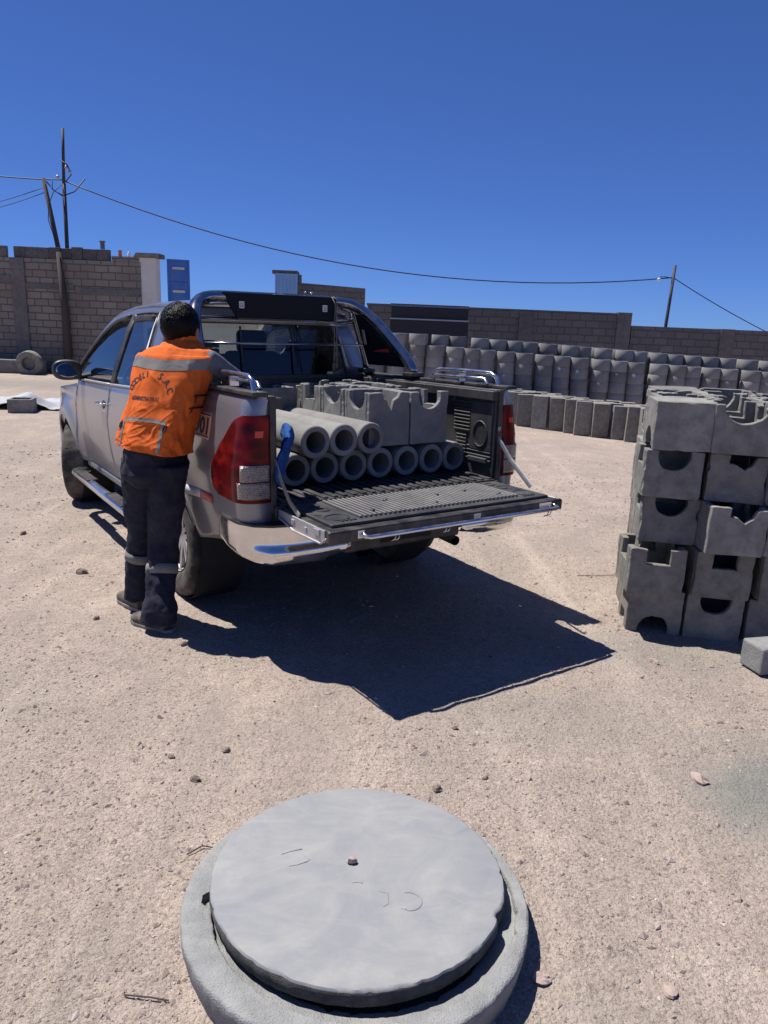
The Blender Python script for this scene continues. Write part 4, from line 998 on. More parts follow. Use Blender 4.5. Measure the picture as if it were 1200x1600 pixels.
# seats
def seat(s, bb, w_, nm):
    m_ = MB(); m_.box(X(s, bb-.25, .95), (w_, .5, .16)); m_.box(X(s, bb+.03, 1.22), (w_, .13, .52), Matrix.Rotation(R(8), 3, 'X')); o = m_.build(nm, M['seat'], T, bevel=.05, seg=3); return o
for s_ in (-.38, .38):
    o = seat(s_, -1.75, .50, 'front_seat'); MB().box(X(s_, -1.70, 1.56), (.27, .10, .19)).build('headrest', M['seat'], o, bevel=.04, seg=3)
o = seat(0, -.86, 1.25, 'rear_seat')
for s_ in (-.40, .40): MB().box(X(s_, -.80, 1.50), (.26, .09, .15)).build('headrest', M['seat'], o, bevel=.04, seg=3)
m_ = MB(); m_.box(X(0, -2.55, 1.08), (1.45, .42, .22)); m_.build('dashboard', M['seat'], T, bevel=.05)
m_ = MB(); m_.lathe([(.175, 0), (.19, .012), (.205, 0), (.19, -.012)], 28, closed=True, axis='y'); m_.box((0, 0, 0), (.34, .02, .05)); o = m_.build('steering_wheel', M['seat'], T, smooth=True); o.location = X(.38, -2.28, 1.18); o.rotation_euler = (R(-20), 0, 0)
MB().box(X(0, -2.2, 1.66), (.22, .02, .06)).build('inside_mirror', M['seat'], T, bevel=.01)

# tailgate, open
TG = bpy.data.objects.new('tailgate', None); COL.objects.link(TG); TG.parent = T; TG.location = X(0, 1.13, .765)
def tgX(s, b_, z): return Vector((-s, -b_, z))
TGL = .50
m_ = MB(); m_.box(tgX(0, TGL/2+.01, -.012), (1.46, TGL, .055)); m_.build('tailgate_panel', M['black'], TG, bevel=.010)
m_ = MB(); m_.box(tgX(0, .245, .0235), (1.38, .45, .016)); li = m_.build('tailgate_liner', M['liner'], TG, bevel=.005)
m_ = MB()
for k in range(37):
    s_ = -.50+k*.0278; m_.box(tgX(s_, .235, .0375), (.0145, .37, .013))
m_.build('rib', M['liner_dust'], li, bevel=.002, seg=1)
m_ = MB()
for sg in (-1, 1):
    for (s_, b_, r_) in ((.60, .36, .060), (.59, .20, .034), (.585, .10, .030)):
        m_.tube([tgX(sg*s_+r_*math.cos(a), b_+r_*.9*math.sin(a), .032) for a in frange(0, 2*PI, 25)], .005, 6)
    m_.lathe([(0, .0), (.022, 0)], 14, c=tgX(sg*.665, .16, .0335)); m_.lathe([(0, 0), (.018, 0)], 14, c=tgX(sg*.655, .27, .0335))
    for k in range(4): m_.box(tgX(sg*(.545+k*.022), .43, .034), (.012, .016, .006))
m_.build('moulded_ring', M['liner'], li)
m_ = MB()
for s_, b_ in ((.22, .20), (-.10, .22), (-.30, .21), (.02, .37), (-.42, .36), (.40, .36)): m_.lathe([(0, .012), (.011, .010), (.013, 0)], 12, c=tgX(s_, b_, .040))
m_.build('bolt', M['black'], li, smooth=True)
m_ = MB(); m_.box(tgX(0, TGL+.018, -.013), (1.48, .030, .060)); m_.build('top_edge_trim', M['black'], TG, bevel=.010)
for sg in (-1, 1):
    m_ = MB(); m_.box(tgX(sg*.733, .25, -.014), (.008, .47, .058)); m_.box(tgX(sg*.738, .42, -.005), (.012, .05, .03)); m_.box(tgX(sg*.738, .18, -.012), (.010, .03, .025)); m_.box(tgX(sg*.738, .31, -.018), (.010, .02, .02)); m_.tube([tgX(sg*.742, .03, -.02), tgX(sg*.745, .20, -.052), tgX(sg*.742, .46, -.050), tgX(sg*.735, .50, -.02)], .006, 6); m_.build('side_plate', M['galv'], TG, bevel=.002, seg=1)
m_ = MB(); yb = TGL+.065; m_.tube([tgX(.56, TGL+.034, -.012), tgX(.562, yb-.006, -.018), tgX(.545, yb, -.022), tgX(-.30, yb, -.022), tgX(-.655, yb, -.022), tgX(-.672, yb-.006, -.018), tgX(-.67, TGL+.034, -.012)], .0115, 12); m_.box(tgX(.575, TGL+.036, -.010), (.035, .006, .035)); m_.box(tgX(-.60, TGL+.036, -.004), (.09, .006, .03))
m_.build('tailgate_bar', M['steel'], TG, smooth=True, auto=50)
for s_ in (.38, .08, -.27, -.62):
  for d_ in (0, .02):
    m_ = MB()
    for _ in (0,): m_.tube([tgX(s_+d_, yb, -.034), tgX(s_+d_+.004, yb-.004, -.052), tgX(s_+d_+.012, yb-.02, -.062)], .0032, 6); m_.build('hook', M['steel'], TG, smooth=True)

MB().box(tgX(-.12, TGL+.034, -.008), (.045, .003, .026)).build('label_plate', M['galv'], TG)
m_ = MB(); m_.tube([X(-.742, 1.10, 1.06), X(-.752, 1.22, .93), X(-.752, 1.40, .80)], [(.004, .016)]*3, 8); m_.tube([X(-.742, 1.12, 1.12), X(-.742, 1.10, 1.06)], .010, 6)
m_.build('tailgate_stay', M['galv'], T)
m_ = MB(); m_.tube([X(.735, 1.10, 1.03), X(.728, 1.16, .93), X(.728, 1.25, .84), X(.73, 1.36, .79)], [(.004, .015)]*4, 8); m_.build('tailgate_stay', M['strap'], T)
# rear bumper
def bump_path(t):   # plan path: t 0..1 from inner end to the side
    pts = [(.375, 1.235), (.55, 1.238), (.70, 1.232), (.80, 1.205), (.875, 1.15), (.918, 1.06), (.925, .93), (.915, .80)]
    k = t*(len(pts)-1); i = min(int(k), len(pts)-2); q = k-i; return lerp(pts[i][0], pts[i+1][0], q), lerp(pts[i][1], pts[i+1][1], q)
for sg in (-1, 1):
    m_ = MB(); prof = [(-.06, .712), (-.012, .711), (0, .704), (.002, .66), (.002, .625), (.002, .600), (.016, .588), (.018, .566), (.014, .548), (.006, .528), (-.006, .510), (-.05, .503)]
    def f(t, k):
        s, bb = bump_path(t); s2, b2 = bump_path(min(1, t+.02)); s1, b1 = bump_path(max(0, t-.02)); d = Vector((s2-s1, b2-b1)).normalized(); nn = Vector((-d.y, d.x)); nn = nn if nn.y+nn.x*.3 > 0 or t > .7 else -nn
        nn = Vector((-(b2-b1), s2-s1)).normalized(); nn = nn if (nn.x >= 0 or nn.y > 0) else -nn
        o_, z = prof[int(k)]; o_ = min(o_, .002)+max(0, o_-.002)*max(0, min(1, (.62-t)/.2)); tp_ = .0
        low = max(0, t-.45)/.55; z = z if k < 3 else lerp(z, lerp(.70, z, .55), low*.75); z = z+(.03*max(0, 1-t*7) if k > 8 else 0)
        return X(sg*(s+nn.x*o_), bb+nn.y*o_, z)
    m_.grid(f, frange(0, 1, 40), list(range(len(prof)))); m_.build('rear_bumper', M['chrome'], T, smooth=True, auto=50, solid=.006)
    m_ = MB()
    def f(t, v): s, bb = bump_path(lerp(.0, .95, t)); q = lerp(.004, -.13 if t < .6 else -.06, v); return X(sg*(s+(q if t > .7 else 0)*1.0), bb+(q if t <= .85 else q*.2), .716-.004*v)
    m_.grid(f, frange(0, 1, 24), frange(0, 1, 4)); m_.build('bumper_step', M['black'], T, solid=.01)
m_ = MB(); m_.box(X(0, 1.175, .60), (.76, .09, .17)); m_.box(X(0, 1.21, .70), (.76, .06, .02)); m_.box(X(0, 1.12, .53), (.70, .05, .08)); m_.build('bumper_centre', M['black'], T, bevel=.01)
MB().box(X(0, 1.223, .60), (.34, .006, .11)).build('blank_plate', M['black_matte'], T, bevel=.004)
# side marks: fleet number, reflective tape
m_ = MB(); PZ0, PZ1, PB0, PB1 = 1.075, 1.215, .10, .66
def sk(bb, z, off): return X((W(bb, z)+off), bb, z)
m_.grid(lambda u, v: sk(lerp(PB0, PB1, u), lerp(PZ0, PZ1, v), .0025), frange(0, 1, 20), frange(0, 1, 8)); pl = m_.build('side_number_plate', simple('pale orange sticker', (.62, .34, .20), .5, dirt=.2), T, smooth=True, solid=.002)
m_ = MB()
for z0, z1 in ((PZ0+.010, PZ0+.016), (PZ1-.016, PZ1-.010)): m_.grid(lambda u, v: sk(lerp(PB0+.008, PB1-.008, u), lerp(z0, z1, v), .004), frange(0, 1, 14), frange(0, 1, 2))
m_.build('plate_border', M['ink'], pl)
def text_mesh(body, size, font=None, extrude=0.0):
    cu = bpy.data.curves.new('text', 'FONT'); cu.body = body; cu.size = size; cu.align_x = 'LEFT'; cu.align_y = 'BOTTOM_BASELINE'; cu.resolution_u = 3; cu.offset = size*.028
    o = bpy.data.objects.new('text', cu); COL.objects.link(o); dg = bpy.context.evaluated_depsgraph_get(); dg.update()
    me = bpy.data.meshes.new_from_object(o.evaluated_get(dg)); bpy.data.objects.remove(o); bpy.data.curves.remove(cu)
    bm = bmesh.new(); bm.from_mesh(me); bmesh.ops.triangulate(bm, faces=bm.faces)
    for _ in range(2):
        es = [e for e in bm.edges if e.calc_length() > size*.16]
        if es: bmesh.ops.subdivide_edges(bm, edges=es, cuts=1); bmesh.ops.triangulate(bm, faces=bm.faces)
    V = [v.co.copy() for v in bm.verts]; bm.verts.ensure_lookup_table(); Fs = [tuple(v.index for v in f.verts) for f in bm.faces]; bm.free(); bpy.data.meshes.remove(me)
    return V, Fs
V_, F_ = text_mesh('V6Y-901', .12); wd = max(v.x for v in V_)
m_ = MB(); m_.add([sk(lerp(PB0+.03, PB1-.03, v.x/wd), PZ0+.025+v.y*1.02, .0045) for v in V_], F_); m_.build('plate_number', M['ink'], pl, fix=False)
m_ = MB(); m_.grid(lambda u, v: sk(lerp(.52, .70, u), lerp(.735, .785, v), .003), frange(0, 1, 6), frange(0, 1, 3)); m_.build('red_reflective_tape', M['red_tape'], T, smooth=True, solid=.002)
m_ = MB(); m_.grid(lambda u, v: sk(lerp(.20, .519, u), lerp(.735, .785, v), .003), frange(0, 1, 6), frange(0, 1, 3)); m_.build('white_reflective_tape', M['white_tape'], T, smooth=True, solid=.002)

# roll bar with light board
RB = MB()
zt = 1.862
for sg in (-1, 1):
    RB.tube([X(0, -.34, zt), X(sg*.38, -.345, zt), X(sg*.50, -.34, zt-.003), X(sg*.58, -.31, zt-.022), X(sg*.655, -.22, zt-.085), X(sg*.70, -.08, zt-.205), X(sg*.735, .06, zt-.325), X(sg*.755, .14, zt-.40), X(sg*.765, .175, zt-.45), X(sg*.768, .185, 1.375)], [(.047, .038)]*10, 16)
RB.build('roll_bar', M['dark_chrome'], T, smooth=True, sub=1)
m_ = MB()
for sg in (-1, 1):
    m_.tube([X(sg*.50, -.36, zt-.03), X(sg*.60, -.38, zt-.06), X(sg*.68, -.40, 1.62), X(sg*.74, -.41, 1.45), X(sg*.755, -.41, 1.37)], .022, 12)
    m_.tube([X(sg*.30, -.36, 1.735), X(sg*.60, -.385, 1.735), X(sg*.64, -.38, 1.735)], .010, 8); m_.tube([X(sg*.30, -.36, 1.722), X(sg*.62, -.385, 1.715)], .006, 8)
m_.tube([X(-.70, -.375, 1.56), X(.70, -.375, 1.56)], .008, 8)
m_.build('roll_bar_brace', M['dark_chrome'], T, smooth=True)
for sg in (-1, 1):
    m_ = MB(); P_ = [X(sg*.60, -.35, zt-.07), X(sg*.665, -.20, zt-.12), X(sg*.735, .04, zt-.34), X(sg*.745, .12, 1.46), X(sg*.745, .10, 1.42), X(sg*.735, -.36, 1.42)]; n = len(P_); Q_ = [p+Vector((.018, 0, 0)) for p in P_]
    m_.add(P_+Q_, [tuple(range(n)), tuple(range(2*n-1, n-1, -1))]+[(i, n+i, n+(i+1) % n, (i+1) % n) for i in range(n)]); pn = m_.build('side_panel', M['black_gloss'], T, bevel=.004)
    m_ = MB(); m_.box(X(sg*.722, -.16, 1.53), (.012, .20, .026)); m_.build('red_marker', M['red_tape'], pn)
    m_ = MB(); m_.box(X(sg*.655, -.29, 1.62), (.008, .03, .11), Matrix.Rotation(R(-14), 3, 'Y')); m_.build('hinge_plate', M['galv'], pn, bevel=.003)
    MB().box(X(sg*.768, .185, 1.375), (.11, .12, .03)).build('mounting_foot', M['black'], T, bevel=.008); MB().box(X(sg*.755, -.41, 1.375), (.10, .10, .035)).build('mounting_foot', M['black'], T, bevel=.008)
m_ = MB(); P_ = [(-.42, 0), (.43, 0), (.375, -.115), (-.34, -.135), (-.40, -.13)]
m_.prism([(-.43, .012), (.42, .012), (.42, -.150), (-.33, -.150)], X(0, -.295, zt+.014), (1, 0, 0), (0, 0, 1), (0, .03, 0)); bd = m_.build('light_board', M['black_gloss'], T, bevel=.006)
for s_ in (.30, -.325):
    MB().box(X(s_, -.292, zt-.052), (.036, .004, .044)).build('white_sticker', M['white_plastic'], bd)
    m_ = MB()
    for dz in (.010, -.002, -.012): m_.box(X(s_, -.2895, zt-.052+dz), (.026, .0012, .0035))
    m_.build('sticker_print', M['ink'], bd)
m_ = MB()
for s_ in (-.24, -.19): m_.ball(X(s_, -.33, zt+.052), .010, 8)
m_.build('bolt', M['chrome'], bd, smooth=True)
m_ = MB(); m_.tube([X(-.395, -.30, zt+.03), X(-.42, -.28, zt+.01), X(-.41, -.27, zt-.10), X(-.405, -.26, 1.60), X(-.415, -.27, 1.40)], .004, 6); m_.tube([X(-.385, -.30, zt+.03), X(-.40, -.275, zt-.02), X(-.385, -.26, 1.65), X(-.39, -.27, 1.45)], .003, 6)
m_.build('hanging_cord', M['strap'], T, smooth=True)

# ------------------------------------------------------------------ load
def place(o, s, b_, z, rz=0): o.matrix_world = _m @ Matrix.Translation(X(s, b_, z)) @ Matrix.Rotation(rz, 4, 'Z')
def pipe_mesh():
    m_ = MB(); r, ri = .0905, .060; L = 1.0
    m_.lathe([(ri, 0), (r-.006, 0), (r-.001, .005), (r, .02), (r, L/2), (r, L-.02), (r-.001, L-.005), (r-.006, L), (ri, L), (ri, L/2)], 40, axis='y', closed=True)
    return m_.build('concrete_pipe', M['pipe'], smooth=True, auto=40)
pp = pipe_mesh(); used = False
names = ['leftmost', 'second from left', 'third from left', 'middle', 'third from right', 'second from right', 'rightmost']
for k in range(7):
    o = pp if not used else pp.copy()
    if used: COL.objects.link(o)
    used = True
    place(o, .478-.186*k, .83+rnd.uniform(-.012, .012), .812+.0905, rnd.uniform(-.006, .006)); tag(o, f'concrete pipe in the bottom row on the truck bed, {names[k]} of seven', 'concrete pipe', 'concrete pipes in the truck bed')
for k, nm in enumerate(('left', 'middle', 'right')):
    o = pp.copy(); COL.objects.link(o); place(o, .392-.182*k, .90-.005*k, .812+.0905+.160, .004*k); tag(o, f'sunlit concrete pipe in the upper row on the truck bed, {nm} of three', 'concrete pipe', 'concrete pipes in the truck bed')
def bedbox(kinds, mk, w_=.285, h_=.315, seed=0, rr=.082): return inspection_box('inspection_box', w_, h_, kinds, M[mk], seed=seed, t=.03, rr=rr)
z0 = .812+.181+.004
spec = [((0, 0), 'VNSN', 'front left box with a broken notch on the pipe load'), ((0, 1), 'NVBR', 'second box back with a ragged notch in its sunlit side'), ((0, 2), 'NSRN', 'third box back with a square slot in its sunlit side'),
        ((1, 0), 'SNNR', 'front right box with a round mouth, by the right bed wall'), ((1, 1), 'RSNR', 'box behind the one with the round mouth'), ((1, 2), 'SNRN', 'third box back along the right bed wall'), ((1, 3), 'NRSN', 'rear box along the right bed wall')]
for i, ((c, r), kd, lb) in enumerate(spec):
    o = bedbox(kd, 'concrete', seed=i*2.7); place(o, -.135-.292*c, .69-.292*r, z0+(rnd.uniform(0, .006)), rnd.uniform(-.015, .015))
    tag(o, lb, 'concrete box', 'notched concrete boxes on the truck bed')
for i, (s_, b_, z_, kd, lb) in enumerate([(.12, -.27, 1.10, 'NSRN', 'shaded box by the cab wall, middle one'), (-.19, -.29, 1.11, 'RNSN', 'shaded box by the cab wall with a square slot'), (.43, -.26, 1.06, 'SNNR', 'shaded box by the cab wall, leftmost'), (-.50, -.29, 1.11, 'NNRN', 'shaded box by the cab wall, rightmost')]):
    o = bedbox(kd, 'concrete_dark', seed=30+i, h_=.28); place(o, s_, b_, z_-.10, rnd.uniform(-.03, .03)); tag(o, lb, 'concrete box', 'shaded concrete boxes by the cab')
for i, s_ in enumerate((.43, .12, -.19, -.50)):
    if s_ > .3 or True:
        o = bedbox('SNRN', 'concrete_dark', seed=50+i, h_=.18); place(o, s_, -.30, .812); tag(o, f'low box under the shaded boxes by the cab, {["leftmost", "second from left", "third from left", "rightmost"][i]}', 'concrete box', 'lower boxes by the cab')
# blue cloth padding on the left tailgate stay
m_ = MB(); pts = [world(.56, .86, 1.13), world(.585, .96, 1.12), world(.63, 1.03, 1.08), world(.685, 1.08, 1.01), world(.715, 1.11, .93), world(.722, 1.14, .90)]
rr_ = [(.022, .045), (.026, .06), (.026, .068), (.024, .062), (.020, .045), (.010, .02)]; P2 = []; R2 = []
for i in range(26):
    u = i/25*5; k = min(int(u), 4); f_ = u-k; P2.append(pts[k].lerp(pts[k+1], f_)); w1 = 1+.35*noise.noise(Vector((i*.55, 0, 3))); R2.append((lerp(rr_[k][0], rr_[k+1][0], f_)*w1, lerp(rr_[k][1], rr_[k+1][1], f_)*(1+.25*noise.noise(Vector((i*.4, 5, 3))))))
m_.tube(P2, R2, 28); 
q = []
for v in m_.v:
    v = Vector(v); q.append(v+Vector((noise.noise(v*22), noise.noise(v*22+Vector((5, 0, 0))), noise.noise(v*22+Vector((0, 9, 0)))))*.014+Vector((0, 0, .010*noise.noise(v*45))))
m_.v = q; tag(m_.build('blue_cloth', M['blue_rag'], smooth=True, sub=1), 'blue cloth wrapped over the left tailgate strap beside the pipes', 'cloth')
# ------------------------------------------------------------------ worker
def person():
    TOr = Vector((0, 0, 0))
    P = thing('person', 'worker in orange vest and navy trousers leaning on the truck bed', 'person', (-1.36, 3.9, 0))
    Pi = Matrix.Translation((1.36, -3.9, 0))
    yaw = R(16); rgt = Vector((math.cos(yaw), -math.sin(yaw), 0)); fwd = Vector((math.sin(yaw), math.cos(yaw), 0))
    def loc(v): return Pi @ Vector(v)
    def blend(name, parts, mat, vox, smooth_it=3, parent=P, post=None):
        m_ = MB()
        for kind, a in parts:
            if kind == 't': m_.tube([loc(p) for p in a[0]], a[1], a[2] if len(a) > 2 else 20)
            else: m_.ball(loc(a[0]), a[1], 20, a[2] if len(a) > 2 else None)
        if post: m_.v = [post(Vector(v)) for v in m_.v]
        o = m_.build(name, mat, parent, smooth=True, weld=False)
        r = o.modifiers.new('remesh', 'REMESH'); r.mode = 'VOXEL'; r.voxel_size = vox; r.use_smooth_shade = True
        if smooth_it: s_ = o.modifiers.new('smooth', 'SMOOTH'); s_.iterations = smooth_it; s_.factor = .6
        return o
    hip = Vector((-1.255, 3.88, .98)); waist = Vector((-1.225, 3.90, 1.12)); chest = Vector((-1.165, 3.965, 1.36)); sh = Vector((-1.125, 4.0, 1.50)); neck = Vector((-1.125, 4.03, 1.56)); head = Vector((-1.142, 4.055, 1.660))
    sR, sL = sh+rgt*.175+Vector((0, 0, -.02)), sh-rgt*.175+Vector((0, 0, -.015))
    eR = Vector((-.865, 4.12, 1.385)); hR = world(.60, .05, 1.365)-Vector((0, 0, 0))
    eL = sL+Vector((-.0, .17, -.24)); hL = world(.80, -.30, 1.42)
    hR = Vector((-.98, 4.38, 1.40)); hL = Vector((-1.20, 4.33, 1.38))
    # legs
    hipL, hipR = hip-rgt*.09+Vector((0, 0, -.05)), hip+rgt*.09+Vector((0, 0, -.05))
    kL, kR = Vector((-1.39, 4.02, .50)), Vector((-1.24, 3.93, .49)); aL, aR = Vector((-1.455, 4.07, .105)), Vector((-1.23, 3.78, .10))
    def hand(wr, d, upv, mirror):
        d = d.normalized(); side = d.cross(upv).normalized()*mirror; up_ = side.cross(d).normalized()*mirror; up_ = upv.normalized(); up_ = (up_-d*up_.dot(d)).normalized()
        pr = [('t', ([wr-d*.01, wr+d*.045, wr+d*.085], [(.028, .018), (.040, .015), (.040, .013)], 14))]
        for i, (off, ln) in enumerate(((-.030, .066), (-.010, .075), (.010, .070), (.029, .056))):
            base = wr+d*.082+side*off; a = base+d*ln*.45-up_*.004; b_ = a+d*ln*.30-up_*.014; c_ = b_+d*ln*.18-up_*.018
            pr.append(('t', ([base-d*.02, base, a, b_, c_], [.0095, .0095, .0088, .0080, .0065], 8)))
        th = wr+d*.03-side*.030
        pr.append(('t', ([wr+d*.015-side*.015, th, th+d*.032-side*.020-up_*.006, th+d*.058-side*.022-up_*.016], [.013, .0125, .0105, .008], 8)))
        return pr
    parts = [('t', ([hip+Vector((0, 0, -.08)), hip, waist, chest, sh-Vector((0, 0, .03)), neck], [(.13, .09), (.14, .10), (.125, .085), (.14, .09), (.11, .06), (.055, .055)], 24)),
             ('t', ([neck-Vector((0, 0, .04)), neck, head-Vector((0, .01, .06))], [.060, .055, .055], 16)),
             ('b', (head+Vector((0, 0, .018)), (.076, .092, .105))), ('b', (head+fwd*.028-Vector((0, 0, .055)), (.055, .060, .055))),
             ('b', (head+fwd*.098-Vector((0, 0, .015)), (.013, .018, .022))), ('b', (head+rgt*.094-Vector((0, 0, .025)), (.014, .022, .032))), ('b', (head-rgt*.090-Vector((0, 0, .025)), (.012, .022, .032))),
             ('b', (head+fwd*.085-Vector((0, 0, .058)), (.025, .010, .010))),
             ('t', ([sh, sR, lerp(sR, eR, .5), eR, lerp(eR, hR, .6), hR], [.06, .056, .048, .040, .034, .026], 14)), ('t', ([sh, sL, lerp(sL, eL, .5), eL, lerp(eL, hL, .6), hL], [.06, .056, .048, .040, .034, .026], 14)),
             ('t', ([hipL, kL, aL], [.085, .058, .040], 14)), ('t', ([hipR, kR, aR], [.085, .058, .040], 14)),
             ('t', ([aL, aL+Vector((-.02, .02, -.05)), aL+Vector((-.13, .10, -.065))], [.038, .04, .028], 10)), ('t', ([aR, aR+Vector((-.02, .02, -.05)), aR+Vector((-.14, .07, -.065))], [.038, .04, .028], 10))]
    parts += hand(hR, hR-eR+Vector((0, .02, -.05)), Vector((0, 0, 1)), 1)+hand(hL, hL-eL+Vector((.03, .02, -.05)), Vector((0, 0, 1)), -1)
    blend('body', parts, M['skin'], .0065, 2)
    # hair: cap over head, longer at the nape
    m_ = MB(); c_ = loc(head); n = 48; k = 30; vs = []
    for i in range(k):
        t = PI*i/(k-1)*.84
        for j in range(n):
            a = 2*PI*j/n; d = Vector((math.sin(t)*math.cos(a), math.sin(t)*math.sin(a), math.cos(t)))
            fr = d.dot(fwd); cut = .80
            rr = Vector((.104, .114, .124)); q = Vector((d.x*rr.x, d.y*rr.y, d.z*rr.z))
            lock = .010*noise.noise(Vector((d.x*3, d.y*3, d.z*2)))+.007*noise.noise(Vector((math.cos(a)*14, math.sin(a)*14, t*2.2)))
            q *= 1+lock*4.5
            if i > k*.62: q.x *= 1-.15*(i-k*.62)/(k*.38); q.y *= 1-.15*(i-k*.62)/(k*.38)
            if fr > .35 and t > 1.0: q -= fwd*.05*(t-1.0); q.z = max(q.z, .02)
            if i == k-1: q.z -= .012*noise.noise(Vector((a*6, 0, 0)))
            vs.append(c_+q+Vector((0, 0, .004))-fwd*.006)
    m_.add(vs, [(i*n+j, (i+1)*n+j, (i+1)*n+(j+1) % n, i*n+(j+1) % n) for i in range(k-1) for j in range(n)]+[tuple((k-1)*n+j for j in range(n))])
    crown = Vector((.15, -.25, 1)).normalized()
    for tf in range(3600):   # short strands combed down from the crown
        a = rnd.uniform(0, 6.283); t = math.acos(rnd.uniform(-.80, 1)); d = Vector((math.sin(t)*math.cos(a), math.sin(t)*math.sin(a), math.cos(t)))
        if d.dot(fwd) > .45 and t > 1.1: continue
        tg = d-crown; tg = tg-d*tg.dot(d); tg = tg.normalized() if tg.length > .02 else rgt
        tg = (tg+d.cross(tg)*rnd.uniform(-.35, .35)).normalized(); sidev = d.cross(tg).normalized()
        k_ = 1-.13*max(0, (t-1.6)/.9); b0 = c_+Vector((d.x*.101*k_, d.y*.111*k_, d.z*.121))+Vector((0, 0, .004))-fwd*.006
        L_ = rnd.uniform(.022, .05); lift = rnd.uniform(.001, .005); w_ = rnd.uniform(.0012, .0028)
        p0 = b0; p1 = b0+tg*L_*.5+d*lift; p2 = b0+tg*L_*.95+d*(lift*.8-L_*L_*3.5); p2.z -= .004*(t > 1.2)
        m_.add([p0-sidev*w_, p0+sidev*w_, p1+sidev*w_, p1-sidev*w_, p2], [(0, 1, 2, 3), (3, 2, 4)])
    m_.build('hair', M['hair'], P, smooth=False, weld=False, fix=False)
    # trousers
    def wrinkle(v, am=.008, f=9): return v+Vector((noise.noise(v*f), noise.noise(v*f+Vector((7, 0, 0))), 0))*am
    tp = [('t', ([hip+Vector((0, 0, .10)), hip+Vector((0, 0, .02)), hip+Vector((0, 0, -.10)), hip+Vector((0, 0, -.16))], [(.145, .10), (.172, .122), (.180, .135), (.12, .11)], 28)),
          ('t', ([hipL+Vector((0, 0, .02)), lerp(hipL, kL, .45), kL, lerp(kL, aL, .35), lerp(kL, aL, .8), aL+Vector((0, 0, -.035))], [.105, .098, .084, .080, .078, .076], 24)),
          ('t', ([hipR+Vector((0, 0, .02)), lerp(hipR, kR, .45), kR, lerp(kR, aR, .35), lerp(kR, aR, .75), aR+Vector((.0, -.0, .01)), aR+Vector((-.005, 0, -.045))], [.105, .098, .084, .082, .088, .096, .098], 24))]
    tr = blend('trousers', tp, M['trousers'], .0075, 3)
    tex = bpy.data.textures.new('folds', 'CLOUDS'); tex.noise_scale = .16; tex.noise_depth = 2
    dm = tr.modifiers.new('folds', 'DISPLACE'); dm.texture = tex; dm.strength = .032; dm.mid_level = .5; dm.texture_coords = 'GLOBAL'
    tex2 = bpy.data.textures.new('creases', 'CLOUDS'); tex2.noise_scale = .055; tex2.noise_depth = 1; d2 = tr.modifiers.new('creases', 'DISPLACE'); d2.texture = tex2; d2.strength = .014; d2.texture_coords = 'GLOBAL'
    for kk, aa, rr in ((kL, aL, .083), (kR, aR, .0855)):
        f0 = .30 if kk is kL else .34
        p0, p1 = lerp(kk, aa, f0), lerp(kk, aa, f0+.13); m_ = MB(); m_.tube([loc(p0), loc(lerp(p0, p1, .5)), loc(p1)], [rr, rr+.001, rr+.001], 32, cap=False); bo_ = m_.build('reflective_band', M['band'], tr, smooth=True, solid=-.003)
    # boots
    for aa, dr in ((aL, Vector((-.72, .62, 0))), (aR, Vector((-.86, .45, 0)))):
        dr = dr.normalized(); g = Vector((aa.x, aa.y, gh(aa.x, aa.y)))
        sp = [('t', ([g-dr*.055+Vector((0, 0, .045)), g+Vector((0, 0, .055)), g+dr*.09+Vector((0, 0, .045)), g+dr*.165+Vector((0, 0, .038)), g+dr*.205+Vector((0, 0, .032))], [(.036, .040), (.043, .050), (.046, .042), (.044, .034), (.026, .022)], 20)), ('t', ([g+Vector((0, 0, .05)), g+Vector((0, 0, .13))], [.048, .045], 16))]
        sh_ = blend('boot', sp, M['shoe'], .006, 2)
        m_ = MB(); pts = [(-.092, .0), (-.08, .032), (-.02, .036), (.07, .048), (.16, .044), (.215, .02), (.222, 0), (.215, -.02), (.16, -.044), (.07, -.048), (-.02, -.036), (-.08, -.032)]
        sd2 = Vector((-dr.y, dr.x, 0)); m_.prism(pts, loc(g+Vector((0, 0, .001))), dr, sd2, Vector((0, 0, .022))); m_.build('sole', M['strap'], sh_, bevel=.004)
    # shirt: collar and sleeves
    sp = [('t', ([sh, sR, lerp(sR, eR, .5), eR, lerp(eR, hR, .45), lerp(eR, hR, .90)], [.05, .060, .056, .050, .048, .040], 18)), ('t', ([sh, sL, lerp(sL, eL, .5), eL, lerp(eL, hL, .45), lerp(eL, hL, .90)], [.05, .056, .060, .052, .046, .040], 18)),
          ('t', ([waist, chest, sh-Vector((0, 0, .05))], [(.13, .09), (.14, .09), (.11, .06)], 20))]
    so = blend('shirt', sp, M['shirt'], .007, 3); dm = so.modifiers.new('folds', 'DISPLACE'); dm.texture = tex; dm.strength = .018; dm.texture_coords = 'GLOBAL'
    # vest: a lofted shell, V(a, t): a around (0 = right, pi/2 = front), t from hem 0 to collar 1
    ks = [(0.0, (-1.250, 3.865, 1.02), .186, .150), (.10, (-1.247, 3.868, 1.055), .184, .148), (.28, (-1.235, 3.885, 1.13), .184, .140), (.52, (-1.200, 3.925, 1.255), .192, .142), (.74, (-1.170, 3.965, 1.40), .212, .136), (.88, (-1.150, 3.99, 1.50), .220, .118), (.94, (-1.138, 4.005, 1.55), .180, .098), (.975, (-1.125, 4.02, 1.575), .100, .082), (1.0, (-1.120, 4.03, 1.592), .072, .072), (1.04, (-1.118, 4.034, 1.612), .070, .070)]
    tk = [q[0] for q in ks]
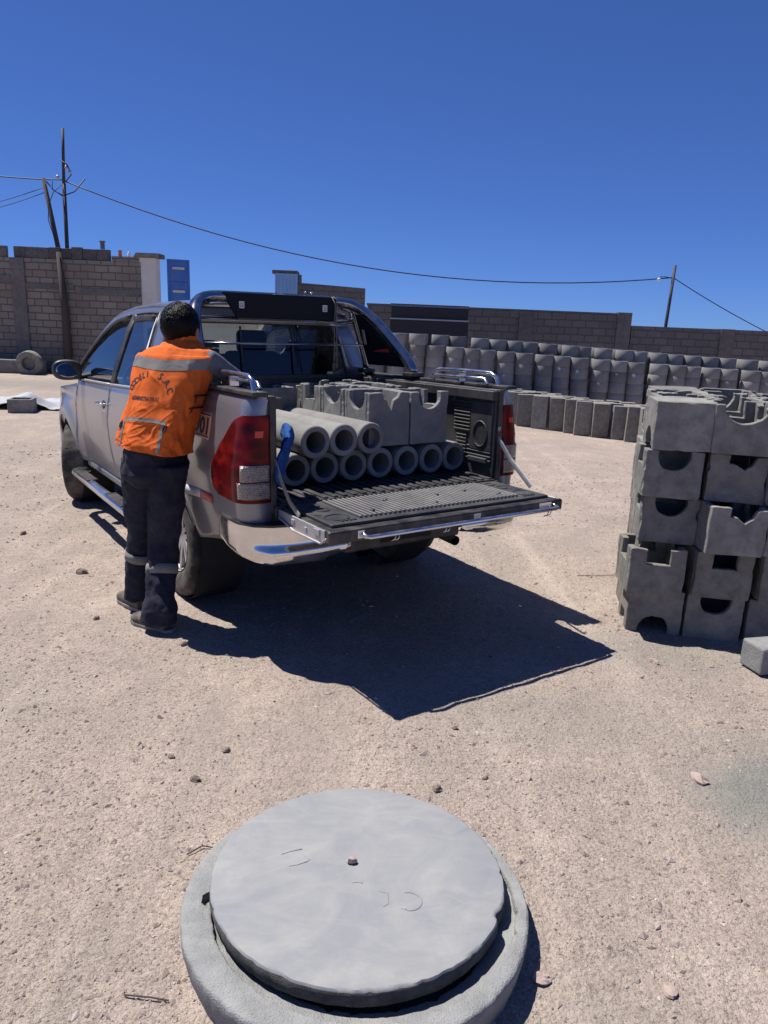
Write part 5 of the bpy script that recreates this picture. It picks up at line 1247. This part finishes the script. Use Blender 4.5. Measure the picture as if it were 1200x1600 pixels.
    def Vf(a, t, off=0):
        c_ = Vector([float(np.interp(t, tk, [q[1][i] for q in ks])) for i in range(3)]); ra = float(np.interp(t, tk, [q[2] for q in ks])); rb_ = float(np.interp(t, tk, [q[3] for q in ks]))
        ca, sa = math.cos(a), math.sin(a); e = .55 if t < .9 else lerp(.55, 1, min(1, (t-.9)/.08)); x = ca*ra; y = math.copysign(abs(sa)**e, sa)*rb_
        p = c_+rgt*x+fwd*y
        nrm = (rgt*(ca/ra)+fwd*(sa/rb_)).normalized()
        fold = .007*noise.noise(Vector((a*2.0, t*7, 1)))+.006*noise.noise(Vector((a*5+t*9, t*4, 4)))*(.5+abs(noise.noise(Vector((a*1.2, t*2.5, 9)))))
        rg = 1-abs(noise.noise(Vector((a*1.9+t*4.5, t*3.4-a*.8, 12))))*2.2; fold += .007*max(0, rg-.55)*(1 if t < .92 else 0)
        rg = 1-abs(noise.noise(Vector((a*2.6-t*6, t*5+a*.5, 22))))*2.4; fold += .006*max(0, rg-.5)*math.exp(-((t-.2)/.28)**2)
        fold += .0055*math.sin(a*7+t*26+3*noise.noise(Vector((a*1.5, t*3, 0))))*max(0, noise.noise(Vector((a*1.7+3, t*3.2, 6)))+.15)
        # pocket ridge across the lower back
        if -2.55 < a < -.75: fold += .004*math.exp(-((t-.335-.02*math.sin((a+2.6)*1.7))/.012)**2)
        p += nrm*(fold+off+.008*(1-t)*math.sin(a*6))
        hem = .022*math.cos(a)*-1*(1-min(1, t/.3)); p.z += hem*1.0
        if t > .9: p.z += -.012*abs(ca)*(t < .97)
        return loc(p)
    m_ = MB(); nA, nT = 320, 210
    aa_ = [-PI+2*PI*i/nA for i in range(nA)]; tt_ = frange(0, 1.04, nT)
    vs = [Vf(a, t) for t in tt_ for a in aa_]; m_.add(vs, [(i*nA+j, i*nA+(j+1) % nA, (i+1)*nA+(j+1) % nA, (i+1)*nA+j) for i in range(nT-1) for j in range(nA)])
    ve = m_.build('vest', M['vest'], P, smooth=True, solid=.004)
    def band(nm, a0, a1, t0, t1, n=40, mt='band', off=.0022, nt=4):
        m_ = MB(); m_.grid(lambda u, v: Vf(lerp(a0(v) if callable(a0) else a0, a1(v) if callable(a1) else a1, u), lerp(t0(u) if callable(t0) else t0, t1(u) if callable(t1) else t1, v), off), frange(0, 1, n), frange(0, 1, nt)); return m_.build(nm, M[mt], ve, smooth=True)
    band('chest_reflective_band', -PI+.02, -.02, lambda u: .795+.008*math.sin(u*9), lambda u: .872+.008*math.sin(u*9), 70)
    band('waist_reflective_band', -2.50, -.92, lambda u: .345+.02*math.sin(u*PI), lambda u: .378+.02*math.sin(u*PI), 50)
    band('side_reflective_band', -2.50, -2.40, .02, .345, 6, nt=24); band('side_reflective_band', -1.02, -.92, .02, .345, 6, nt=24)
    for a in (-2.56, -.90):
        m_ = MB(); q = [Vf(a+.045*math.cos(x), .31+.033*math.sin(x), .005) for x in frange(0, 2*PI, 15)]; m_.tube(q, .004, 6); m_.build('loop_buckle', M['ink'], ve, smooth=True)
    m_ = MB()
    for t in (.50, .60): m_.tube([Vf(-.25, t, .003), Vf(-.12, t+.004, .006), Vf(.05, t-.004, .006), Vf(.2, t, .003)], .005, 6); m_.tube([Vf(-.12, t, .006), Vf(-.15, t-.05, .008)], .003, 5)
    m_.build('side_tie', M['ink'], ve, smooth=True)
    # lettering on the back
    def put(V_, F_, mp): 
        m_ = MB(); m_.add([mp(v) for v in V_], F_); return m_
    sx = .0052*1
    def back(px, pz): # px metres to the right of centre, pz metres above t0
        a = -math.acos(max(-.96, min(.96, (-.036+px)/.202))); t = .62+pz/.62; return Vf(a, t, .0016)
    txt = 'CODELI  S.A.C'; n = len(txt)
    for nm_, rng in (('arched_word', range(0, 6)), ('arched_initials', range(8, 13))):
        m_ = MB()
        for i in rng:
            chh = txt[i]
            V_, F_ = text_mesh(chh, .043); cw = max(v.x for v in V_)-min(v.x for v in V_); x0 = min(v.x for v in V_); th = lerp(R(66), R(-66), i/(n-1)); Rr = .118
            def mp(v):
                x = (v.x-x0-cw/2)*.9; y = v.y; r_ = Rr+y; return back(-math.sin(th)*r_+math.cos(th)*x, math.cos(th)*r_*.92-.035+math.sin(th)*x)
            m_.add([mp(v) for v in V_], F_)
        m_.build(nm_, M['ink'], ve, fix=False)
    V_, F_ = text_mesh('ADMINISTRATIVAS', .026); wd = max(v.x for v in V_); put(V_, F_, lambda v: back((v.x/wd-.5)*.175-.012, -.040+v.y*1.05)).build('small_lettering', M['ink'], ve, fix=False)
person()
